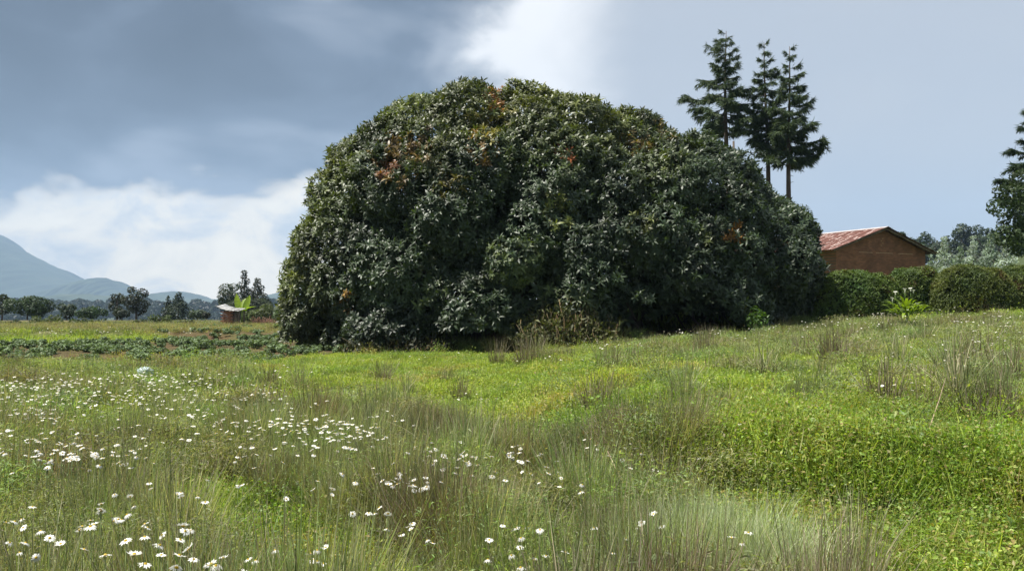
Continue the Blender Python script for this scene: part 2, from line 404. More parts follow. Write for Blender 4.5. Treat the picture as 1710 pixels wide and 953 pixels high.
# distant wood: rounded crowns packed along a low rise 1.3 km off
def blob_mesh(name, mat, tint, seed, n=260, leaf=.16):
    """a crown of leaf clumps about 1 m in radius, for far trees"""
    r = np.random.default_rng(seed); d = rand_dirs(n, r); d[:, 2] = np.abs(d[:, 2]) * .95 - .15
    rr = .8 + .25 * wob(d[:, 0] * 3, d[:, 1] * 3 + d[:, 2] * 2, 1, seed)
    pos = d * rr[:, None] * np.array([1, 1, 1.05]); Mx = frames(d + r.normal(size=(n, 3)) * .45, r.uniform(0, 6.28, n))
    tv, tf = np.array([(-.5, -.5, 0), (.5, -.4, .1), (.45, .5, 0), (-.4, .5, .12)], float), np.array([(0, 1, 2), (0, 2, 3)])
    v, f, own = stamp(tv, tf, pos, Mx, leaf * r.uniform(1.2, 3, n))
    t_ = np.array(tint) * r.uniform(.7, 1.3, (n, 1))
    core = bpy.data.meshes.new('c')
    th = np.linspace(0, 2 * np.pi, 10, endpoint=False); vs = [(0, 0, .78)]; 
    for el in (50, 15, -12): vs += [(.78 * math.cos(R(el)) * math.cos(a), .78 * math.cos(R(el)) * math.sin(a), .78 * math.sin(R(el))) for a in th]
    tr = [(0, 1 + k, 1 + (k + 1) % 10) for k in range(10)]
    for rI in range(2):
        for k in range(10):
            a0, a1 = 1 + rI * 10 + k, 1 + rI * 10 + (k + 1) % 10; tr += [(a0, a0 + 10, a1 + 10), (a0, a1 + 10, a1)]
    bpy.data.meshes.remove(core)
    vv = np.concatenate([v, np.array(vs)]); ff = np.concatenate([f, np.array(tr) + len(v)])
    return mesh(name, vv, ff, np.concatenate([t_[own], np.tile(np.array(tint) * .8, (len(vs), 1))]), mat)
far_blobs = [blob_mesh('far_crown', M_weed, (1, 1, 1), 40 + k) for k in range(3)]
N = 1500
x = rng.uniform(-950, 420, N); y = 900 + rng.uniform(0, 330, N); s_ = rng.uniform(5, 9, N)
z = -20 + 22 * ss(0, 330, y - 900) + s_ * .8 + 1.8 * wob(x, y, .012)
scatter('distant_wood', far_blobs, np.stack([x, y, z], 1), rng.uniform(0, 6.28, N), s_, np.array([.02, .032, .018]) * rng.uniform(.7, 1.3, (N, 1)), 'dark blue line of woodland below the hills')

# ------------------------------------------------------------------ the big tree
TC = np.array([1.75, 34.2, 0.0]); TC[2] = float(H(TC[0], TC[1])) ; SC = TC[1] / F
base_z = at(930, 545, TC[1])[2]
outline = [(470, 575), (474, 500), (478, 450), (486, 400), (512, 340), (528, 300), (536, 245), (590, 205), (640, 182), (690, 152), (715, 145), (780, 146), (850, 140), (905, 140), (960, 150), (1015, 164), (1040, 185), (1090, 190), (1110, 212), (1160, 215), (1205, 235), (1240, 268), (1285, 300), (1308, 335), (1348, 372), (1365, 400), (1396, 430), (1388, 458), (1340, 500), (1315, 560)]
op = np.array([at(a, b_, TC[1]) for a, b_ in outline]); oth = np.arctan2(op[:, 2] - base_z, op[:, 0] - TC[0]); orr = np.hypot(op[:, 2] - base_z, op[:, 0] - TC[0])
oi_ = np.argsort(oth); oth, orr = oth[oi_], orr[oi_]
def dome(n):
    """point on the crown hull for unit directions n (x right, y away, z up)"""
    th = np.arctan2(n[:, 2], n[:, 0]); rr = np.interp(th, oth, orr)
    return np.stack([TC[0] + n[:, 0] * rr, TC[1] + n[:, 1] * 6.7, base_z + n[:, 2] * rr], 1)
r = np.random.default_rng(21)
K = 225
gi = np.arange(K); nz_ = -.16 + 1.16 * (gi + .5) / K; ph = gi * 2.39996
nd = np.stack([np.sqrt(1 - nz_ ** 2) * np.cos(ph), np.sqrt(1 - nz_ ** 2) * np.sin(ph), nz_], 1)
nd = unit(nd + r.normal(size=nd.shape) * .05)
lr = r.uniform(.8, 1.95, K)                                     # lobe radii in metres
hull = dome(nd); cen = np.array([TC[0], TC[1], base_z + 2.0])
inw = unit(hull - cen)
lc = hull - inw * (lr * .90 + .04)[:, None] - inw * (r.uniform(0, 1, K) ** 2 * .95)[:, None]
rows = []; nrm_ = []; lobe = []
for i in range(K):
    front = nd[i, 1] < .35
    m = int((215 if front else 60) * lr[i] ** 2)
    d = rand_dirs(m * 3, r); out_ = unit(hull[i] - cen)
    d = d[(d @ out_ > -.25)][:m]
    sq = np.array([1, 1, .86])
    p = lc[i] + d * lr[i] * sq * (1 - .30 * r.uniform(0, 1, (len(d), 1)) ** 1.6) * (1 + .10 * wob(d[:, :1] * 3, d[:, 1:2] * 3 + d[:, 2:] * 3, 1, i))
    rows.append(p); nrm_.append(d); lobe.append(np.full(len(d), i))
P_ = np.concatenate(rows); Nn = np.concatenate(nrm_); Lb = np.concatenate(lobe)
keep = np.ones(len(P_), bool)
for i in range(K):
    dd = (P_ - lc[i]) / (lr[i] * np.array([1, 1, .86]))
    keep &= ~((np.einsum('ij,ij->i', dd, dd) < .86 ** 2) & (Lb != i))
kpx, _ = project(P_[:, 0], P_[:, 1], P_[:, 2])
keep &= P_[:, 2] > H(P_[:, 0], P_[:, 1]) + .35 + (1.1 * ss(1000, 1050, kpx) * ss(1240, 1190, kpx) + .5 * ss(680, 730, kpx) * ss(880, 830, kpx)) * (P_[:, 1] < 33)
P_, Nn, Lb = P_[keep], Nn[keep], Lb[keep]
# inner boughs that close the crown
ni = 5200; di = rand_dirs(ni, r); di[:, 2] = np.abs(di[:, 2]) * 1.0 - .05; di = unit(di); hi = dome(di); qi = r.uniform(.55, .86, ni)[:, None]
Pi = np.array([TC[0], TC[1], base_z]) * (1 - qi) + hi * qi; ki = Pi[:, 2] > H(Pi[:, 0], Pi[:, 1]) + .8
P_ = np.concatenate([P_, Pi[ki]]); Nn = np.concatenate([Nn, di[ki]]); Lb = np.concatenate([Lb, r.integers(0, K, ki.sum())]); inner = np.zeros(len(P_), bool); inner[-int(ki.sum()):] = True
axis = unit(Nn * .9 + np.array([0, -.05, .55]) + r.normal(size=Nn.shape) * .33)
# leaf colours: dark glossy green, yellower young growth and painted sunlight at top and left, some lighter boughs, a few russet young shoots
lobe_hue = r.uniform(0, 1, K)
ppx, ppy = project(P_[:, 0], P_[:, 1], P_[:, 2])
col = np.tile(np.array([.036, .057, .028]), (len(P_), 1))
sun_flush = (.5 + .5 * wob(ppx / 90, ppy / 70, 1, 2)) * ss(330, 150, ppy + 60 * wob(ppx / 60, ppy / 60, 1, 5)) + .75 * ss(660, 500, ppx + .25 * ppy - 60) * (.6 + .4 * lobe_hue[Lb])
sun_flush = np.clip(sun_flush, 0, 1) * r.uniform(.3, 1, len(P_))
col = col * (1 - sun_flush[:, None]) + np.array([.15, .165, .032]) * sun_flush[:, None]
light = (lobe_hue[Lb] > .88) & (r.uniform(size=len(P_)) < .5); col[light] = col[light] * .4 + np.array([.10, .13, .05]) * .6
for (qx, qy, rd, cc) in [(668, 265, 42, (.17, .115, .035)), (703, 240, 24, (.17, .11, .04)), (826, 168, 20, (.27, .12, .03)), (803, 250, 28, (.21, .135, .045)), (820, 205, 34, (.16, .15, .03)), (1062, 238, 26, (.19, .14, .045)), (1112, 214, 20, (.22, .17, .06)), (942, 256, 16, (.26, .09, .035)), (1228, 390, 16, (.28, .14, .03)), (575, 500, 16, (.20, .12, .03)), (930, 355, 34, (.12, .14, .04)), (1075, 370, 24, (.11, .13, .045)), (755, 305, 30, (.15, .14, .04)), (645, 275, 18, (.20, .085, .035)), (1180, 400, 16, (.10, .13, .04))]:
    hit = (np.hypot(ppx - qx, (ppy - qy) * 1.1) < rd * (.5 + .9 * r.uniform(size=len(P_)))) & (P_[:, 1] < TC[1]) & (r.uniform(size=len(P_)) < .5)
    col[hit] = np.array(cc) * r.uniform(.6, 1.15, (hit.sum(), 1))
col *= r.uniform(.75, 1.25, (len(P_), 1)) * (.72 + .56 * r.permutation(K)[Lb] / K)[:, None]
big_tree = link('broadleaf_tree', None, loc=(TC[0], TC[1], float(H(TC[0], TC[1]))), label='huge dome-shaped dark green broadleaf tree in the middle of the meadow', cat='tree')
org = np.array(big_tree.location)
tmpl = [rosette(int(r.integers(9, 13)), r.uniform(.19, .26), .066, (-35, 62), LEAFO, LEAFO_F, r=r) for _ in range(7)]
fine_t = [rosette(10, .25, .07, (-35, 62), LEAF8, LEAF8_F, r=r) for _ in range(5)]
# the rosettes that show largest: facing the camera, nearest
score = -P_[:, 1] * .8 + (Nn @ np.array([0, -1, .25])) * 3 + r.uniform(0, 4, len(P_))
score[inner] -= 50; score[(np.abs(ppx - 930) > 470) | (ppy > 560)] -= 50
own300 = np.argsort(-score)[:300]
mask = np.ones(len(P_), bool); mask[own300] = False
vs, fs, cs, off = [], [], [], 0
pick = r.integers(0, 7, len(P_)); sc_ = np.where(inner, 1.7, 1) * r.uniform(.75, 1.25, len(P_)); Mx = frames(axis, r.uniform(0, 6.28, len(P_)))
for k in range(7):
    s2 = np.where((pick == k) & mask)[0]
    v, f, own = stamp(tmpl[k][0], tmpl[k][1], P_[s2] - org, Mx[s2], sc_[s2])
    cc = col[s2][own] * r.uniform(.8, 1.2, (len(v), 1)); vs.append(v); fs.append(f + off); cs.append(cc); off += len(v)
link('crown', mesh('crown', np.concatenate(vs), np.concatenate(fs), np.concatenate(cs), M_leaf), big_tree, kind='stuff')
from mathutils import Matrix
pal = {}
for i in own300:
    key = (int(pick[i]) % 5, tuple(np.round(col[i] / .012).astype(int)))
    if key not in pal:
        v, f = fine_t[key[0]]; pal[key] = mesh('leaf_cluster', v, f, np.maximum(np.array(key[1]), .5) * .012, M_leaf)
    o = link('leaf_cluster', pal[key], big_tree)
    o.matrix_local = Matrix.Translation(P_[i] - org) @ Matrix(Mx[i].tolist()).to_4x4() @ Matrix.Scale(float(sc_[i]), 4)
# stems and limbs
mb = MB()
def curve_pts(a, b, n=7, sag=.0, jit=.1, r=r):
    q = np.linspace(0, 1, n)[:, None]; p = a * (1 - q) + b * q
    p[:, 2] += sag * np.sin(q[:, 0] * np.pi); p[1:-1] += r.normal(size=(n - 2, 3)) * jit; return p
stems = []
for k in range(9):
    a = k * .7; foot = np.array([TC[0] + 3.4 * math.cos(a) * r.uniform(.2, 1.2), TC[1] + 1.8 * math.sin(a), 0]); foot[2] = H(foot[0], foot[1]) - .2
    top = foot + np.array([r.normal() * .8, r.normal() * .5, r.uniform(2.5, 4)])
    mb = MB(); mb.tube(curve_pts(foot, top, 7, 0, .06) - org, np.linspace(.30, .17, 7) * r.uniform(.7, 1.2), 8); stems.append(top); link('trunk', mb.mesh('trunk', M_bark), big_tree)
mb2 = MB()
for i in range(0, K, 2):
    s3 = stems[int(np.argmin([np.linalg.norm((lc[i] - q)[:2]) for q in stems]))]
    mb2.tube(curve_pts(s3, lc[i], 6, .3, .15), np.linspace(.10, .025, 6), 5)
mb2.v = [q - org for q in mb2.v]
link('limbs', mb2.mesh('limbs', M_bark), big_tree, kind='stuff')

# ------------------------------------------------------------------ generic trees
def crown_mesh(name, lobes, n, leaf, tint, mat, seed, var=.35, hang=0.0, aspect=.5, flatz=.85):
    """leaf clumps over a set of lobes (x, y, z, radius) - n leaves per square metre of lobe"""
    r = np.random.default_rng(seed); rows, nr, li = [], [], []
    lobes = np.array(lobes, float)
    for i, (a, b_, c, q) in enumerate(lobes):
        m = max(12, int(n * q * q)); d = rand_dirs(m, r)
        p = np.array([a, b_, c]) + d * q * np.array([1, 1, flatz]) * (1 - .35 * r.uniform(0, 1, (m, 1)) ** 1.5)
        rows.append(p); nr.append(d); li.append(np.full(m, i))
    P_, Nn, Lb = np.concatenate(rows), np.concatenate(nr), np.concatenate(li); keep = np.ones(len(P_), bool)
    for i, (a, b_, c, q) in enumerate(lobes):
        dd = (P_ - np.array([a, b_, c])) / (q * np.array([1, 1, flatz])); keep &= ~((np.einsum('ij,ij->i', dd, dd) < .6 ** 2) & (Lb != i))
    P_, Nn, Lb = P_[keep], Nn[keep], Lb[keep]; k = len(P_)
    ax = unit(Nn + np.array([0, 0, .5 - hang]) + r.normal(size=(k, 3)) * .6)
    tv = LEAF * np.array([aspect, 1, 1]) - np.array([0, .5, 0])
    v, f, own = stamp(tv, LEAF_F, P_, frames(ax, r.uniform(0, 6.28, k)), leaf * r.uniform(.6, 1.4, k))
    hue = r.uniform(1 - var, 1 + var, len(lobes))[Lb] * r.uniform(.75, 1.25, k)
    return mesh(name, v, f, (np.array(tint) * hue[:, None])[own], mat)

def lobes_round(w, h, base, n, seed, spread=.62, rad=(.28, .5)):
    """lobes filling an egg of width w from height base to h"""
    r = np.random.default_rng(seed); out = []
    for k in range(n):
        d = rand_dirs(1, r)[0] * r.uniform(.35, 1) ** .5
        q = r.uniform(*rad) * w * .5
        out.append((d[0] * w * .5 * spread, d[1] * w * .5 * spread, base + (h - base) * .5 + d[2] * ((h - base) * .5 - q * .7), q))
    return out

def lobes_cone(w, h, base, n, seed, tip=.1):
    r = np.random.default_rng(seed); out = []
    for k in range(n):
        q = (k + .5) / n; z = base + (h - base) * q; wr = w * .5 * (1 - q) ** .8 + tip; a = k * 2.4
        lr_ = max(wr * .7, .14 * w * .5); out.append((math.cos(a) * (wr - lr_ * .8), math.sin(a) * (wr - lr_ * .8), z, lr_))
        out.append((0, 0, z, max(wr * .5, .1 * w)))
    return out

def tree(name, x, y, crown, trunk_h, trunk_r, label, cat='tree', group=None, lean=0, rz=0, sink=.15, limb=9.0):
    o = link(name, None, loc=(x, y, float(H(x, y))), rz=rz, label=label, cat=cat, group=group)
    link('crown', crown, o)
    m = MB(); m.tube([(0, 0, -sink), (lean * .3, 0, trunk_h * .35), (lean * .7, .03, trunk_h * .7), (lean, 0, trunk_h)], [trunk_r * 1.25, trunk_r, trunk_r * .75, trunk_r * .35], 7)
    for k in range(5):
        a = k * 2.4; z = trunk_h * (.45 + .1 * k); L = min(trunk_h * .28, limb)
        m.tube([(lean * z / trunk_h, 0, z), (lean * z / trunk_h + math.cos(a) * L * .6, math.sin(a) * L * .6, z + L * .5), (lean * z / trunk_h + math.cos(a) * L, math.sin(a) * L, z + L * 1.1)], [trunk_r * .4, trunk_r * .3, trunk_r * .12], 5)
    link('trunk', m.mesh('trunk', M_bark), o)
    return o

def place(px, py_base, Y=None):
    """where a thing whose foot shows (or would show) at that pixel stands"""
    if Y is None: p = ground_at(px, py_base)
    else: p = at(px, py_base, Y)
    return p

# ------------------------------------------------------------------ tall conifers behind the big tree
def conifer(px, py_top, py_bot, Y, wl, wr, label, seed, group=None, dens=1.0, hook=False, power=.75, droop=.45, twl=.62, name='conifer_tree', tint=(.046, .074, .036), maxw=.30, trunk_r=.19, step=.22):
    """py_top / py_bot: pixel rows of the tip and of the lowest branches; wl, wr: reach left and right in metres"""
    r = np.random.default_rng(seed)
    foot = at(px, 500, Y); x, y = foot[0], foot[1]; gz = float(H(x, y))
    ztop = at(px, py_top, Y)[2] - gz; zbot = at(px, py_bot, Y)[2] - gz
    o = link(name, None, loc=(x, y, gz), label=label, cat='tree', group=group)
    m = MB(); tz = np.linspace(-.2, ztop, 14)
    bend = np.stack([.10 * np.sin(tz * .35 + seed), .08 * np.cos(tz * .3), tz], 1); bend[:, :2] -= bend[0, :2]
    m.tube(bend, np.interp(tz, [0, zbot, ztop], [trunk_r * 1.35, trunk_r * .75, .02]), 8)
    V, Fc, Tn, off = [], [], [], 0
    bm = MB(); z = zbot
    def spray(pts, wide, dense):
        """hanging needle twigs along a branch"""
        nonlocal off
        n = len(pts); k = int(dense)
        q = r.uniform(.12, 1, k) ** .8 * (n - 1); i = np.minimum(q.astype(int), n - 2); fr_ = (q - i)[:, None]
        p = pts[i] * (1 - fr_) + pts[i + 1] * fr_; tn = unit(pts[i + 1] - pts[i])
        sd = unit(np.cross(tn, [0, 0, 1.])) * r.choice([-1, 1], (k, 1))
        ax = unit(sd * r.uniform(.3, 1, (k, 1)) + tn * r.uniform(.2, .9, (k, 1)) + np.array([0, 0, 1]) * r.normal(-droop, .35, (k, 1)))
        Mx = frames(ax, r.uniform(0, 6.28, k))[:, :, [0, 2, 1]] * np.array([1, 1, -1])
        tv = np.array([(-.5, 0, 0), (.5, 0, 0), (.42, .55, .05), (0, 1, -.12), (-.42, .5, .0)]); tv[:, 0] *= .07
        tf = np.array([(0, 1, 2), (0, 2, 4), (4, 2, 3)])
        v, f, own = stamp(tv, tf, p, Mx, wide * r.uniform(.45, 1.15, k))
        V.append(v); Fc.append(f + off); off += len(v)
        Tn.append((np.array(tint) * r.uniform(.6, 1.5, (k, 1)) * (1 + np.array([.5, .35, -.1]) * (r.uniform(size=(k, 1)) < .2)))[own])
    bi = 0
    while z < ztop - .15:
        q = (z - zbot) / (ztop - zbot)
        prof = (1 - q) ** power * min(1, .55 + q * 2.6)
        for _ in range(2 if q < .75 else 1):
            a = bi * 2.39996 + r.normal() * .3; bi += 1
            L = (wr if math.cos(a) > 0 else wl) * (abs(math.cos(a)) ** .5 * .6 + .4) * prof * r.uniform(.4, 1.15) + .25
            rise = .02 + .55 * q + r.normal() * .2
            pts = np.array([(math.cos(a) * L * s_, math.sin(a) * L * s_, L * (-.16 * math.sin(s_ * 2.2) * (1 - q) + rise * s_ ** 1.5)) for s_ in np.linspace(0, 1, 7)]) + np.array([np.interp(z, tz, bend[:, 0]), np.interp(z, tz, bend[:, 1]), z])
            bm.tube(pts, np.linspace(.035 * (1 - q) + .012, .006, 7), 4); spray(pts, twl * (1 - .45 * q), dens * (40 + 120 * L * (1 - .5 * q)))
            for _b in range(int(2 + 3.2 * L)):
                i_ = int(r.integers(2, 6)); tn_ = pts[i_] - pts[i_ - 1]; tn_ = tn_ / np.linalg.norm(tn_); sdv = np.cross(tn_, [0, 0, 1.]) * r.choice([-1, 1]) * r.uniform(.4, 1.1)
                l2 = L * r.uniform(.22, .45); dv_ = tn_ + sdv + np.array([0, 0, r.normal(-.1, .35)]); dv_ = dv_ / np.linalg.norm(dv_) * l2
                bp_ = np.stack([pts[i_] + dv_ * u_ + np.array([0, 0, -.22 * l2 * u_ * u_]) for u_ in np.linspace(0, 1, 5)])
                bm.tube(bp_, np.linspace(.012, .004, 5), 3); spray(bp_, twl * .8 * (1 - .4 * q), dens * (14 + 85 * l2))
        z += step * r.uniform(.6, 1.3) * (1 + .3 * q)
    if hook:                                                       # a long low bough that sweeps out and turns up
        for zz, L, up in ((zbot + .25, 2.1, .7), (zbot + .1, 1.8, .4), (zbot + .7, 2.2, .8)):
            pts = np.array([(L * math.sin(s_ * 1.5), -.3 * s_, -.1 * math.sin(s_ * 3) + up * s_ ** 2.6) for s_ in np.linspace(0, 1, 9)]) + np.array([0, 0, zz])
            bm.tube(pts, np.linspace(.04, .008, 9), 4); spray(pts, .6, 420)
    for k in range(16):                                           # dead stubs down the bare trunk
        zz = r.uniform(zbot * .55, zbot); a = r.uniform(0, 6.28); L = r.uniform(.15, .5)
        bm.tube([(0, 0, zz), (math.cos(a) * L, math.sin(a) * L, zz + r.uniform(-.15, .2))], [.022, .006], 4)
    link('trunk', m.mesh('trunk', M_bark), o); link('branches', bm.mesh('branches', M_bark), o, kind='stuff')
    link('crown', mesh('crown', np.concatenate(V), np.concatenate(Fc), np.concatenate(Tn), M_needle), o)
    return o
conifer(1214, 52, 222, 60, 2.9, 1.8, 'tall conifer with the highest tip, first of three behind the big tree', 31, dens=1.0, power=.6, droop=.55)
conifer(1279, 71, 252, 61, 1.75, 1.7, 'tall slender conifer in the middle of the three behind the big tree', 36, dens=1.15, power=.8)
conifer(1322, 78, 268, 59, 1.9, 2.2, 'tall conifer with a low upswept bough and longest bare trunk, nearest the brick house', 33, dens=1.1, hook=True, power=.95)
# a short broken pole with a leafy side bough between the first two
x_, y_ = at(1228, 500, 57)[:2]; pz = float(H(x_, y_)); top = at(1226, 236, 57)[2] - pz
o = link('broken_tree', None, loc=(x_, y_, pz), label='dead snapped trunk with one leafy bough beside the first conifer', cat='tree')
m = MB(); m.tube([(0, 0, -.2), (.03, 0, top * .5), (-.05, 0, top)], [.16, .12, .07], 7); m2_ = MB(); m2_.tube([(0, 0, top - 1.1), (.8, 0, top - .75), (1.9, .1, top - .8)], [.05, .035, .012], 5)
link('trunk', m.mesh('trunk', M_bark), o); link('bough', m2_.mesh('bough', M_bark), o)
link('crown', crown_mesh('crown', [(.6, 0, top - .85, .35), (1.1, 0, top - .8, .42), (1.6, 0, top - .85, .42), (2.0, 0, top - .75, .3)], 260, .26, (.02, .035, .018), M_needle, 5, flatz=.6, aspect=.3), o)

# evergreen at the right edge
rx, ry = at(1742, 500, 46)[:2]
conifer(1736, 160, 395, 46, 2.3, 2.4, 'dark evergreen tree cut off by the right edge behind the hedge', 44, dens=1.5, power=.55, droop=.45, twl=.6, name='evergreen_tree', tint=(.022, .042, .018), trunk_r=.3, step=.24)
lob = []
for (a, b_, q) in [(1668, 345, 22), (1690, 330, 26), (1700, 375, 30), (1672, 395, 22), (1725, 350, 34), (1735, 400, 36), (1695, 410, 24), (1760, 370, 40), (1664, 322, 14), (1705, 300, 20)]:
    c = at(a, b_, 43); lob.append((c[0] - rx, c[1] - 43 + random.uniform(-.5, .5), c[2] - H(rx, 43), q * 43 / F))
tree('bushy_tree', rx, 43, crown_mesh('crown', lob, 700, .2, (.04, .065, .024), M_soft, 9, hang=.5), 4.2, .16, 'bushy dark green tree below the evergreen at the right edge')

# round grey-green tree peeping out behind the big tree, left of the roof
p = at(1325, 500, 56); s_ = 56 / F
lob = [(a * s_, 0 + b_, at(1325, c, 56)[2] - H(p[0], 56), q * s_) for a, b_, c, q in [(-12, 0, 352, 24), (14, .3, 358, 22), (24, 0, 385, 22), (0, -.4, 380, 30), (-20, 0, 395, 30), (8, 0, 420, 34)]]
tree('round_tree', p[0], 56, crown_mesh('crown', lob, 900, .16, (.065, .085, .055), M_soft, 15, aspect=.35), 4.6, .14, 'rounded grey-green tree behind the big tree beside the roof')

# bluish young eucalyptus behind the hedge
euc = [(1578, 395, 52, 84, 'pale blue young eucalyptus next to the house corner'), (1604, 412, 44, 80, 'short pale eucalyptus second from the house'), (1627, 392, 46, 86, 'pointed pale eucalyptus in the middle of the row behind the hedge'), (1655, 390, 50, 82, 'broad pale eucalyptus with spreading top behind the hedge'), (1682, 400, 50, 80, 'pale eucalyptus just left of the evergreen at the edge'), (1555, 425, 34, 78, 'smallest pale eucalyptus against the house wall end')]
for k, (a, b_, wd, Y, lab) in enumerate(euc):
    p = at(a, 500, Y); s_ = Y / F; gz = H(p[0], Y); top = at(a, b_, Y)[2] - gz
    lb = lobes_cone(wd * s_ * 1.05, top, top * .22, 10, 60 + k)
    tree('eucalyptus_tree', p[0], Y, crown_mesh('crown', lb, 420, .25, (.28, .34, .31) if k % 2 == 0 else (.19, .25, .20), M_soft, 70 + k, var=.4, aspect=.32, hang=.3), top * .8, .07, lab, group='young eucalyptus trees behind the hedge')

# trees along the wooded rise
for k, (a, b_, wd, Y) in enumerate([(1512, 375, 36, 250), (1545, 384, 40, 262), (1575, 386, 38, 255), (1605, 370, 34, 270), (1632, 372, 40, 268), (1655, 376, 36, 262), (1530, 398, 40, 225), (1566, 402, 40, 222), (1598, 394, 44, 228), (1640, 396, 44, 230), (1675, 380, 40, 250), (1490, 395, 34, 240), (1705, 372, 44, 255), (1622, 408, 36, 210)]):
    p = at(a, 500, Y); s_ = Y / F; gz = float(H(p[0], Y)); top = at(a, b_, Y)[2] - gz
    wd2 = wd * s_ * 1.25; lb = lobes_round(wd2, top, top - wd2 * 1.3, 14, 90 + k)
    where = ['with a rounded lone top above the roof slope', 'right of the rounded one above the roof', 'in the dip of the ridge line', 'with the highest rounded top on the ridge', 'just right of the highest one on the ridge', 'next to the evergreen on the ridge line', 'low behind the right roof corner', 'directly behind the bluest eucalyptus', 'below the highest one on the slope', 'low on the slope left of the evergreen', 'half hidden by the evergreen', 'mostly hidden behind the roof', 'at the frame edge behind the evergreen', 'lowest on the slope over the pale eucalyptus'][k]
    tree('ridge_tree', p[0], Y, crown_mesh('crown', lb, 34, .85, (.03, .048, .025), M_soft, 110 + k, aspect=.7), top - wd2 * .4, .2, 'dark far tree ' + where, group='dark trees on the far rise')

# ------------------------------------------------------------------ trees and bushes beyond the left field
left = [  # px, top row, foot row, width px, Y, shape, tint, leaf, label
 (4, 487, 540, 34, 105, 'r', (.03, .045, .022), 'thin dark tree at the left edge of the picture'),
 (46, 492, 545, 84, 96, 'w', (.035, .06, .028), 'wide feathery green tree second from the left edge'),
 (112, 503, 540, 34, 112, 'r', (.035, .055, .03), 'small tree behind the pale green bush on the far left'),
 (154, 511, 545, 52, 102, 'w', (.035, .065, .032), 'low spreading tree left of the tall dark pair'),
 (196, 482, 545, 34, 118, 'r', (.028, .038, .02), 'narrower dark tree of the tall dark pair'),
 (228, 474, 540, 50, 112, 'r', (.026, .034, .02), 'taller round-headed dark tree of the dark pair'),
 (204, 514, 545, 30, 88, 'r', (.028, .04, .024), 'small round dark bush at the foot of the dark pair'),
 (281, 494, 536, 22, 124, 'c', (.028, .042, .026), 'slim dark conifer leaning on its wider neighbour'),
 (298, 489, 536, 38, 118, 'c', (.025, .042, .024), 'wide dark conifer standing alone right of the dark pair'),
 (330, 516, 538, 34, 100, 'r', (.07, .10, .07), 'pale grey-green shrub left of the little brick shed'),
 (345, 520, 538, 16, 96, 'r', (.03, .038, .025), 'small dark boxy bush left of the little brick shed'),
 (384, 468, 535, 56, 120, 'r', (.035, .05, .03), 'broad rounded tree left in the clump behind the shed'),
 (408, 451, 535, 40, 126, 'c', (.026, .04, .022), 'pointed conifer rising above the clump behind the shed'),
 (430, 466, 535, 50, 122, 'c', (.03, .042, .025), 'blunt conifer right in the clump behind the shed'),
 (415, 498, 540, 84, 112, 'r', (.04, .055, .033), 'low leafy tree at the foot of the clump behind the shed')]
for k, (a, b_, c, wd, Y, sh, tint, lab) in enumerate(left):
    p = at(a, 500, Y); s_ = Y / F; gz = float(H(p[0], Y)); top = at(a, b_, Y)[2] - gz; wm = wd * s_
    if sh == 'c': lb = lobes_cone(wm * 1.25, top, top * .12, 11, 130 + k); cr = crown_mesh('crown', lb, 240, .36, tint, M_needle, 150 + k, aspect=.35)
    elif sh == 'w': lb = lobes_round(wm, top, top * .08, 22, 130 + k, .8, (.2, .36)); cr = crown_mesh('crown', lb, 230, .36, tint, M_soft, 150 + k, aspect=.4)
    else: lb = lobes_round(wm, top, top * .15, 14, 130 + k); cr = crown_mesh('crown', lb, 260, .33, tint, M_soft, 150 + k, aspect=.45)
    tree('conifer_tree' if sh == 'c' else 'leafy_tree', p[0], Y, cr, top * .75, max(.06, top * .025), lab, limb=wm * .22, group='trees beyond the left field')
bushes = [(84, 523, 547, 60, 78, (.075, .10, .035), 'pale green rounded bush on the far left'), (135, 529, 547, 46, 80, (.06, .085, .035), 'low green bush second from the far left'), (245, 527, 547, 44, 80, (.065, .09, .035), 'yellowish bush below the round-headed dark tree'), (268, 524, 546, 34, 84, (.06, .085, .03), 'light bush between the dark pair and the lone conifer'), (310, 532, 546, 40, 82, (.05, .07, .03), 'flat bush left of the pale shrub'), (175, 531, 547, 40, 82, (.045, .065, .03), 'dim low bush below the spreading tree'), (20, 530, 547, 44, 82, (.04, .06, .03), 'low dark bush at the left edge'), (452, 504, 545, 66, 66, (.08, .105, .045), 'pale leafy bush right of the little shed'), (425, 513, 545, 40, 70, (.065, .09, .04), 'smaller leafy bush touching the little shed'), (492, 508, 552, 56, 50, (.045, .075, .025), 'bright leafy shrub against the left foot of the big tree'), (515, 515, 556, 60, 44, (.04, .07, .025), 'dense leafy shrub half under the big tree, left side')]
for k, (a, b_, c, wd, Y, tint, lab) in enumerate(bushes):
    Y = min(Y, 60 + (Y - 60) * .25) if Y > 60 else Y
    p = at(a, 500, Y); s_ = Y / F; gz = float(H(p[0], Y)); top = at(a, b_, Y)[2] - gz; wm = wd * s_
    lb = [(random.uniform(-.36, .36) * wm, random.uniform(-.3, .3) * wm, random.uniform(.15, .7) * top, random.uniform(.18, .3) * min(wm, top * 1.3)) for _ in range(14)]
    tree('leafy_bush', p[0], Y, crown_mesh('crown', lb, 520, .2, tint, M_soft, 180 + k, aspect=.45), top * .5, .05, lab, cat='bush', group='bushes beyond the left field')

# ------------------------------------------------------------------ brick house
apex = at(1483, 379, 50.0); gdir = np.array([.90, .436, 0]); gdir /= np.linalg.norm(gdir); ldir = np.array([-gdir[1], gdir[0], 0])
hz0 = float(H(apex[0], apex[1])) - .15; rise_h = apex[2] - hz0
house = link('brick_house', None, loc=(apex[0], apex[1], hz0), rz=math.atan2(gdir[1], gdir[0]), label='red-brown brick house with a rusty corrugated roof behind the hedge', cat='house')
